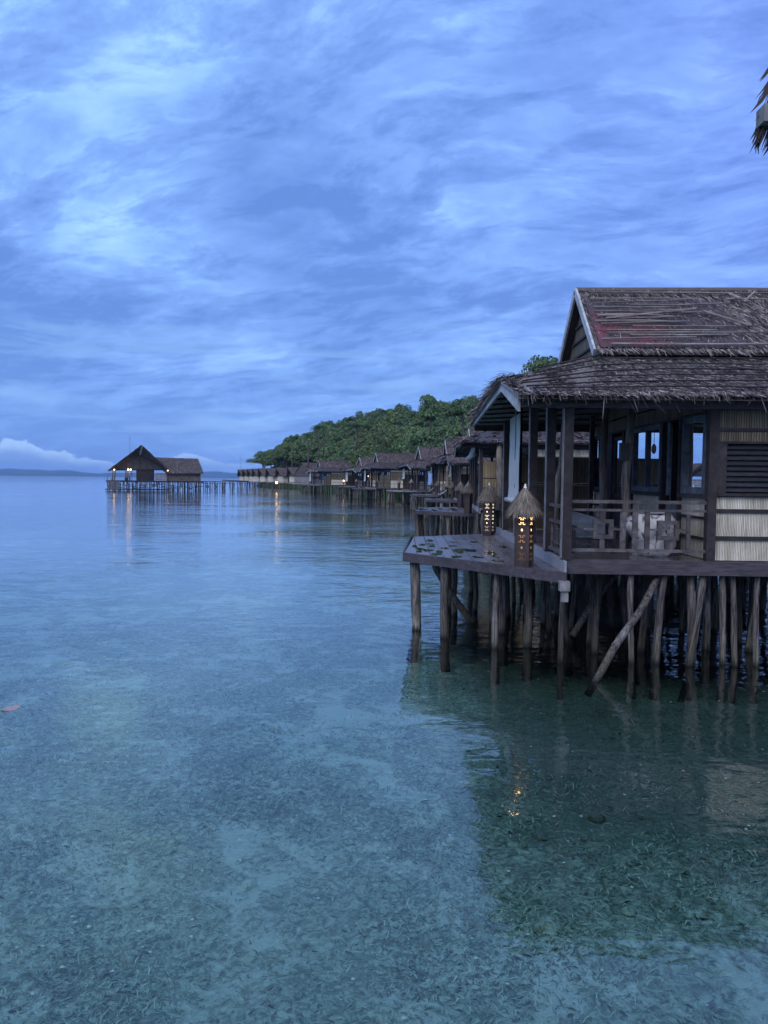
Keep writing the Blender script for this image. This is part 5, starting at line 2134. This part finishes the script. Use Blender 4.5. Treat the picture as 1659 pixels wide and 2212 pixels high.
# planked corner bulwark at the left
mb = MB()
for k in range(7):
    z = .35 + k * .30
    p0, p1 = G4(118 + k * 2, 560, 182.5), G4(222, 560, 182.5)
    mb.bar((p0.x, 182.4, z), (p1.x + prr.uniform(-.3, .2), 182.4, z), .06, .26)
mb.build('plank_screen', M['pile'], PV)
prr = random.Random(9)
for k in range(46):
    x = a.x + .3 + (b.x - a.x - .5) * (k + prr.uniform(-.3, .3)) / 46
    pile(PV, x, 183.2 + prr.uniform(0, .6), zt - .2, prr, 1.35, .05)
for k in range(44):
    x = a.x + .3 + (b.x - a.x - .5) * (k + prr.uniform(-.3, .3)) / 34
    pile(PV, x, prr.choice((187, 191, 196)) + prr.uniform(-.6, .6), zt - .2, prr, 1.35, .06)
for z_ in (.75, 1.35):
    mb = MB()
    for k in range(9):
        xx = a.x + 3 + k * 2.4 + prr.uniform(-.5, .5)
        mb.bar((xx, 182.95, z_ + prr.uniform(-.25, .25)), (xx + prr.uniform(1.2, 2.6), 182.95, z_ + prr.uniform(-.35, .35)), .1, .12)
    mb.build('cross_beam', M['dark'], PV)
for k in range(9):
    x = a.x + 4 + k * 2.1
    brace(PV, [(x, 183.1, 2.2), (x + prr.uniform(-.3, .9), 183.0, 1.2), (x + prr.uniform(.5, 1.8), 183.1, .1)], .07)
# stub posts at the left corner
mb = MB()
for x4, y4 in ((118, 480), (148, 487)):
    q = G4(x4, y4, 182.8)
    mb.tube([(q.x, 182.8, 1.0), (q.x + .1, 182.8, q.z)], .09, 7)
mb.build('stub_post', M['pile'], PV)
# walls
mb = MB()
l_, r_ = G4(410, 500, 186), G4(572, 500, 186)
mb.box(l_.x, r_.x, 186, 186.1, zt, G4(500, 408, 186).z)
mb.box(l_.x, l_.x + .1, 186.1, 196, zt, 5.3)
mb.build('wall', M['dark'], PV)
mb = MB()
l_, r_ = G4(573, 500, 185.2), G4(678, 500, 185.2)
for k in range(5):
    z0, z1 = G4(0, 514 - k * 16, 185.2).z, G4(0, 514 - (k + 1) * 16 + 2, 185.2).z
    mb.box(l_.x, r_.x, 185.2, 185.3 + .02 * (k % 2), max(zt + .002, z0), max(zt + .01, z1))
mb.build('shingle_wall', M['grey'], PV)
mb = MB()
l_, r_ = G4(681, 500, 185.8), G4(994, 500, 185.8)
for k in range(5):
    z0, z1 = G4(0, 514 - k * 15, 185.8).z, G4(0, 514 - (k + 1) * 15 + 1, 185.8).z
    mb.box(l_.x, r_.x, 185.8 + .02 * (k % 2), 185.95, max(zt + .002, z0), max(zt + .01, z1))
mb.box(r_.x - .12, r_.x, 185.95, 195, zt, 4.6)
mb.box(l_.x, r_.x, 195, 195.1, zt, 4.6)
mb.build('wing_wall', M['log'], PV)
# wing roof
mb = MB()
q0, q1, q2, q3 = G4(672, 436, 184.9), G4(1008, 437, 184.9), G4(1018, 311, 190), G4(528, 299, 190)
mb.prism([q0, q1, q2, q3], (0, 0, -.2))
q0b, q1b = Vector((q0.x, 195.4, q0.z)), Vector((q1.x, 195.4, q1.z))
mb.prism([q1b, q0b, q3, q2], (0, 0, -.2))
wr = mb.build('wing_roof', M['thatch_old'], PV)
r2 = np.random.RandomState(4)
n = 1500
uu, tt = r2.rand(n, 1), r2.rand(n, 1)
Q = [np.array(v) for v in (q0, q1, q2, q3)]
P = (Q[0] * (1 - uu) + Q[1] * uu) * tt + (Q[3] * (1 - uu) + Q[2] * uu) * (1 - tt)
dd = norm(np.stack([r2.normal(0, .15, n), -np.ones(n), -.85 * np.ones(n)], 1))
quads_obj('thatch', strips(P + [0, -.05, .08], dd, np.tile([1., 0, .05], (n, 1)), .8 * r2.uniform(.5, 1.2, n), .35 * r2.uniform(.4, 1.2, n)), M['thatch_old'], wr, wr['org'])
# main roof: steep gable with a forward leaning prow
A0, L0, R0 = G4(410, 190, 182), G4(150, 416, 184.5), G4(682, 414, 184.5)
A_, L_, R_ = G4(442, 284, 185.8), G4(200, 408, 186), G4(676, 412, 186)
mb = MB()
mb.add([L0, A0, A_, L_], [(0, 1, 2, 3)])
mb.add([R0, R_, A_, A0], [(0, 1, 2, 3)])
bk = Vector((A0.x + .8, 196, A0.z - .6))
Lb, Rb = Vector((L0.x + 1, 197, L0.z)), Vector((R0.x, 197, R0.z))
mb.add([L0, Lb, bk, A0], [(0, 1, 2, 3)])
mb.add([R0, A0, bk, Rb], [(0, 1, 2, 3)])
mb.add([Lb, Rb, bk], [(0, 1, 2)])
mr = mb.build('main_roof', M['thatch_old'], PV)
n = 1400
uu, tt = r2.rand(n, 1), r2.rand(n, 1)
out = []
for (e_, a0, a1, e1) in ((L0, A0, A_, L_), (R0, A0, A_, R_)):
    Q = [np.array(v) for v in (e_, a0, a1, e1)]
    P = (Q[0] * (1 - uu) + Q[1] * uu) * (1 - tt) + (Q[3] * (1 - uu) + Q[2] * uu) * tt
    dd = norm((Q[0] - Q[1])[None, :] + r2.normal(0, 1.2, (n, 3)))
    out.append(strips(P + [0, -.06, 0], dd, norm(np.cross(dd, [0, 1, 0])), .7 * r2.uniform(.5, 1.2, n), .25 * r2.uniform(.4, 1.2, n)))
quads_obj('thatch', np.concatenate(out), M['thatch_old'], mr, mr['org'])
mb = MB()
mb.prism([A0 + Vector((-.15, -.1, 0)), A0 + Vector((.35, -.1, -.3)), A_ + Vector((.3, -.15, 0)), A_ + Vector((-.45, -.15, 0))], (0, -.06, 0))
mb.build('ridge_board', M['fascia'], PV)
mb = MB()
mb.prism([L_, G4(440, 410, 186), R_, A_], (0, .1, 0))
gw = mb.build('gable_wall', M['rail'], PV)
mb = MB()
for x4, t_ in ((320, 345), (440, 286), (558, 345)):
    p0, p1 = G4(x4, 408, 185.9), G4(x4, t_, 185.9)
    mb.bar(p0, p1, .15, .1)
mb.bar(G4(205, 410, 185.85), G4(672, 413, 185.85), .15, .22)
mb.build('batten', M['dark'], gw)
# porch posts
for x4 in (190, 208, 305, 322, 340):
    p0, p1 = G4(x4, 505, 185), G4(x4 + (6 if x4 < 250 else 0), 408, 185)
    mb = MB()
    mb.tube([(p0.x, 185, zt), (p0.x + .1, 185, (zt + p1.z) / 2), (p1.x, 185, p1.z)], [.14, .16, .13], 8)
    mb.build('post', M['pile'], PV, smooth=True)
for x4 in (355, 372, 395):
    p0, p1 = G4(x4, 505, 188), G4(x4, 410, 188)
    mb = MB()
    mb.bar((p0.x, 188, zt), (p0.x, 188, p1.z), .5, .12)
    mb.build('screen', M['fascia'] if x4 == 355 else M['bark'], PV)
mb = MB()
p0 = G4(385, 470, 188.1)
mb.bar(G4(350, 446, 187.9), G4(402, 446, 187.9), .1, .12)
mb.build('rail', M['dark'], PV)
# antenna
q = G4(378, 215, 188)
mb = MB()
mb.tube([(q.x, 188, q.z - 1.5), (q.x, 188, q.z + 3.0)], .05, 5)
mb.build('antenna', M['grey'], PV)
PVA, PVS = R(18.5), .95
PV.rotation_euler = (0, 0, PVA)
PV.scale = (PVS, 1, 1)
PV['org'] = (-64.0, 185.0, 2.4)


def pvt(q):
    v = Vector(((q[0] + 64) * PVS, q[1] - 185, q[2]))
    return Vector((-64 + v.x * math.cos(PVA) - v.y * math.sin(PVA), 185 + v.x * math.sin(PVA) + v.y * math.cos(PVA), v.z))


# lamps under the pavilion eave
for i, (x4, y4, lb, en) in enumerate(((196, 411, 'leftmost lit lamp under the pavilion eave', 1.0), (318, 410, 'brightest lit lamp under the pavilion eave between two post groups', 1.6), (340, 410, 'lit lamp right beside the brightest one under the pavilion eave', .8), (672, 418, 'rightmost lit lamp at the corner of the pavilion wing', .7))):
    q = pvt(G4(x4, y4, 184.2))
    e = empty('eave_lamp', q, lb, 'lamp', 'lit lamps under the pavilion eave')
    mb = MB()
    s_ = .17 * en ** .3
    mb.tube([q + Vector((0, 0, -s_)), q + Vector((0, 0, -s_ * .3)), q + Vector((0, 0, s_ * .6))], [s_ * .6, s_, s_ * .4], 8)
    mb.build('bulb', M['bulb_white'] if i in (1, 2) else M['bulb'], e)
    mb = MB()
    mb.tube([q + Vector((0, 0, s_ * .6)), q + Vector((0, 0, s_ * .6 + .25))], .04, 6)
    mb.build('fitting', M['dark'], e)
    if i < 3:
        ld = bpy.data.lights.new('eave_light', 'POINT')
        ld.energy = 14 * en
        ld.color = (1, .62, .28)
        ld.shadow_soft_size = .15
        lo = bpy.data.objects.new('eave_light', ld)
        link(lo)
        lo.parent = e
        lo.location = (0, -.35, -.1)
# potted shrub / barrel beside the pavilion porch
q = pvt(G4(296, 505, 184))
e = empty('barrel', (q.x, q.y, zt), 'dark barrel standing on the pavilion deck beside the middle posts', 'barrel')
mb = MB()
mb.tube([(q.x, q.y, zt), (q.x, q.y, zt + .3), (q.x, q.y, zt + .7)], [.28, .36, .30], 10)
mb.build('body', M['rubber'], e, smooth=True)
mb = MB()
mb.tube([(q.x, q.y, zt + .7), (q.x, q.y, zt + .76)], [.33, .33], 10)
mb.build('lid', M['dark'], e)

# ================================================================== walkway from the pavilion to the row
WK = empty('walkway', (-45, 192, 2.4), 'long narrow plank walkway on piles joining the pavilion to the huts', 'walkway')
pA, pB, pC = Vector((b.x if False else G4(994, 516, 187).x, 187, 2.4)), Vector((-52, 194, 2.4)), atY(GX5(1000), 1041, 200)
p0 = pvt((G4(994, 520, 186).x, 188, 2.36))
p1 = Vector((pC.x, 200, 2.36))
mb = MB()
mb.bar(p0, p1, 1.3, .12)
mb.build('plank_deck', M['grey'], WK)
mb = MB()
mb.bar(p0 + Vector((0, -.6, -.45)), p1.lerp(p0, .55) + Vector((0, -.6, -.45)), .08, .08)
mb.bar(p0 + Vector((0, -.68, .05)), p1 + Vector((0, -.68, .05)), .06, .10)
mb.build('side_rail', M['dark'], WK)


def on_walk(px):
    best, bt_ = None, 0
    for k in range(401):
        q = p0.lerp(p1, k / 400)
        e_ = abs(proj(q.x, q.y, q.z)[0] - px)
        if best is None or e_ < best:
            best, bt_ = e_, k / 400
    return p0.lerp(p1, bt_)


prr = random.Random(12)
z4x = [1022, 1033, 1100, 1112, 1180, 1190, 1252, 1266]
z5x = [150, 165, 185, 195, 266, 278, 367, 380, 488, 498, 604, 612, 700]
wpx = [(300 + v * .3617) / 1.507 for v in z4x] + [GX5(v) for v in z5x]
tyre_at = []
for i, px in enumerate(wpx):
    q = on_walk(px)
    pile(WK, q.x, q.y - .35 + .5 * (i % 2), 2.32, prr, 1.5 if i < 8 else 1.3, .03)
    if i in (1, 3, 4, 6, 7):
        tyre_at.append((q, i))


def torus(mb_, c, R_, r_, ax, n=18, m_=8):
    ax = Vector(ax).normalized()
    a = ax.cross(Vector((0, 0, 1))).normalized()
    b_ = ax.cross(a)
    base_ = len(mb_.v)
    for i in range(n):
        t = i * 6.283185 / n
        rd = a * math.cos(t) + b_ * math.sin(t)
        for j in range(m_):
            u_ = j * 6.283185 / m_
            mb_.v.append(tuple(Vector(c) + rd * (R_ + r_ * math.cos(u_)) + ax * r_ * math.sin(u_)))
    for i in range(n):
        for j in range(m_):
            mb_.f.append((base_ + i * m_ + j, base_ + ((i + 1) % n) * m_ + j, base_ + ((i + 1) % n) * m_ + (j + 1) % m_, base_ + i * m_ + (j + 1) % m_))


tl = ['black tyre hanging on the first walkway pile beside the pavilion', 'upper tyre on the second pair of walkway piles', 'lower tyre on the second pair of walkway piles',
      'upper tyre on the third pair of walkway piles', 'lower tyre on the third pair of walkway piles', 'upper tyre on the fourth pair of walkway piles', 'lower tyre on the fourth pair of walkway piles']
spots = [(tyre_at[0][0], 1.05), (tyre_at[1][0], 1.35), (tyre_at[1][0], .55), (tyre_at[2][0], 1.35), (tyre_at[2][0], .6), (tyre_at[4][0], 1.5), (tyre_at[4][0], .6)]
for (q, z), lb in zip(spots, tl):
    c_ = (q.x + .35, q.y - .62, z)
    mb = MB()
    torus(mb, c_, .30, .10, (.35, -1, 0))
    tag(mb.build('tyre', M['rubber'], origin=c_, smooth=True), lb, 'tyre', 'tyres hanging on the walkway piles')
# tyres along the pavilion piles
for k in range(7):
    x = a.x + 7 + k * 2.35
    c_ = tuple(pvt((x, 182.75, 1.0 + .5 * ((k * 7) % 3 - 1) * .6)))
    mb = MB()
    torus(mb, c_, .34, .11, (.2, -1, 0))
    tag(mb.build('tyre', M['rubber'], origin=c_, smooth=True), 'tyre hung as a fender among the piles under the pavilion', 'tyre', 'fender tyres under the pavilion')
# lamp on the walkway
q = on_walk(GX5(670))
e = empty('walkway_lamp', (q.x, q.y - .55, 2.4), 'glowing round lamp on the walkway edge near the shingled hut', 'lamp')
mb = MB()
c_ = Vector((q.x, q.y - .75, 2.25))
mb.tube([c_ + Vector((0, 0, -.28)), c_ + Vector((0, 0, -.15)), c_, c_ + Vector((0, 0, .15)), c_ + Vector((0, 0, .28))], [.1, .24, .3, .24, .1], 12)
mb.build('bulb', M['bulb'], e, smooth=True)
mb = MB()
mb.tube([c_ + Vector((0, 0, .28)), c_ + Vector((0, .2, .4))], .05, 6)
mb.build('bracket', M['dark'], e)
ld = bpy.data.lights.new('walkway_light', 'POINT')
ld.energy = 25
ld.color = (1, .6, .25)
lo = bpy.data.objects.new('walkway_light', ld)
link(lo)
lo.parent = e
lo.location = (.9, -.6, -.4)
# low jetty stub at the far left end of the huts
q = atY(GX5(135), 1039, 300)
JT = empty('jetty', (q.x, 300, 1.9), 'short low jetty at the left end of the far huts', 'jetty')
mb = MB()
mb.bar((q.x - 6, 300, 2.35), (q.x + 8, 300, 2.0), 2.4, .35)
mb.build('plank_deck', M['dark'], JT)
for dx_ in (-3, -1.6, 2, 5):
    pile(JT, q.x + dx_, 299.5, 2.1, prr, 2.0, .03)
mb = MB()
q = atY(GX5(183), 1000, 302)
mb.tube([(q.x, 302, 6), (q.x, 302, q.z + 3)], .06, 5)
tag(mb.build('mast', M['grey'], origin=(q.x, 302, 6)), 'thin bare mast rising behind the last hut at the far left', 'mast')

# ================================================================== floating leaf
c_ = atZ(22, 1531, 0.0)
mb = MB()
k = 16
ring = []
for i in range(k):
    t = i * 6.283 / k
    ring.append((c_.x + .095 * math.cos(t) * (1.0 if abs(math.cos(t)) < .9 else 1.15), c_.y + .13 * math.sin(t) + .03 * math.cos(t), .012 + .012 * math.sin(2 * t)))
mb.add(ring + [(c_.x, c_.y, .006)], [(i, (i + 1) % k, k) for i in range(k)])
fl = mb.build('floating_leaf', M['red_leaf'], origin=(c_.x, c_.y, .01), smooth=True)
tag(fl, 'reddish dead leaf floating on the water at the left edge', 'leaf')

# ================================================================== own roof corner, upper right
OR = empty('thatched_eave', (2.2, 2.6, 4.6), 'ragged thatched eave corner of another roof at the upper right edge', 'roof')
P0 = atY(1642, 252, 2.6)
mb = MB()
mb.box(P0.x, P0.x + 3.0, P0.y - .03, P0.y + .03, P0.z - .028, P0.z + .03)
mb.build('eave_board', M['grey'], OR)
mb = MB()
mb.prism([(P0.x + .14, P0.y + .1, P0.z + .05), (P0.x + 3, P0.y + .1, P0.z + .05), (P0.x + 3, P0.y - 1.4, P0.z + 1.3), (P0.x + 1.5, P0.y - 1.4, P0.z + 1.3)], (0, 0, .05))
orr = mb.build('roof_slab', M['thatch'], OR)
r2 = np.random.RandomState(5)
n = 1500
P0x = P0.x
xs = P0.x + .03 + r2.rand(n) ** 1.2 * 2.8
P = np.stack([xs, P0.y + r2.uniform(-.7, .12, n), P0.z + r2.uniform(-.06, .1, n)], 1)
P[:, 2] += np.maximum(0, (P0.y - P[:, 1])) * .85
P[:, 0] += np.maximum(0, (P0.y - P[:, 1])) * .9
dd = norm(np.stack([-.32 + r2.normal(0, .22, n), .25 * np.ones(n) + r2.normal(0, .2, n), -np.ones(n)], 1))
sd = norm(np.stack([np.ones(n), r2.normal(0, .5, n), np.zeros(n)], 1))
V = strips(P[P[:, 0] > P0.x + .08], dd[P[:, 0] > P0.x + .08], sd[P[:, 0] > P0.x + .08], .085 * r2.uniform(.4, 1.35, n)[P[:, 0] > P0.x + .08], .007 * r2.uniform(.5, 1.2, n)[P[:, 0] > P0.x + .08])
quads_obj('thatch', V, M['dark'], orr, orr['org'])
mb = MB()
pe = random.Random(3)
strips_px = [(1662, 190, 1622, 243, .007), (1662, 215, 1630, 262, .003), (1640, 262, 1620, 303, .005), (1645, 268, 1624, 308, .004), (1652, 272, 1634, 300, .004), (1635, 300, 1639, 333, .003), (1655, 275, 1638, 322, .005), (1664, 300, 1648, 338, .005)]
for _ in range(46):
    xa, ya = pe.uniform(1640, 1690), pe.uniform(262, 276)
    ln_ = pe.uniform(18, 58)
    strips_px.append((xa, ya, xa - ln_ * pe.uniform(.15, .55), ya + ln_, pe.uniform(.002, .0045)))
for _ in range(16):
    xa, ya = pe.uniform(1658, 1700), pe.uniform(140, 215)
    ln_ = pe.uniform(25, 60)
    strips_px.append((xa, ya, xa - ln_ * pe.uniform(.5, .8), ya + ln_, pe.uniform(.002, .005)))
for (xa, ya, xb, yb, w_) in strips_px:
    dp_ = 2.60 + pe.uniform(0, .06)
    p_, q_ = atY(xa, ya, dp_), atY(xb, yb, dp_)
    d_ = (q_ - p_).normalized()
    s_ = Vector((d_.z, .3, -d_.x)) * w_
    m_ = p_.lerp(q_, .55) + Vector((pe.uniform(-.008, .008), 0, 0))
    mb.prism([p_ - s_, p_ + s_, m_ + s_ * .8, q_ + s_ * .1, q_ - s_ * .1, m_ - s_ * .8], (0, .0015, 0))
mb.build('palm_strip', M['dark'], OR)

# ================================================================== sea air
mb = MB()
mb.box(-12700, 12700, -1200, 12700, -9, 190)
hz = mb.build('haze', bpy.data.materials.new('sea_air'), origin=(0, 0, 0))
hz['kind'] = 'stuff'
m_ = hz.data.materials[0]
m_.use_nodes = True
H = NT(m_.node_tree)
pv = H.n('ShaderNodeVolumePrincipled', Color=(.30, .54, 1, 1), Density=.00008)
ho_ = H.n('ShaderNodeOutputMaterial')
H.nt.links.new(pv.outputs[0], ho_.inputs['Volume'])
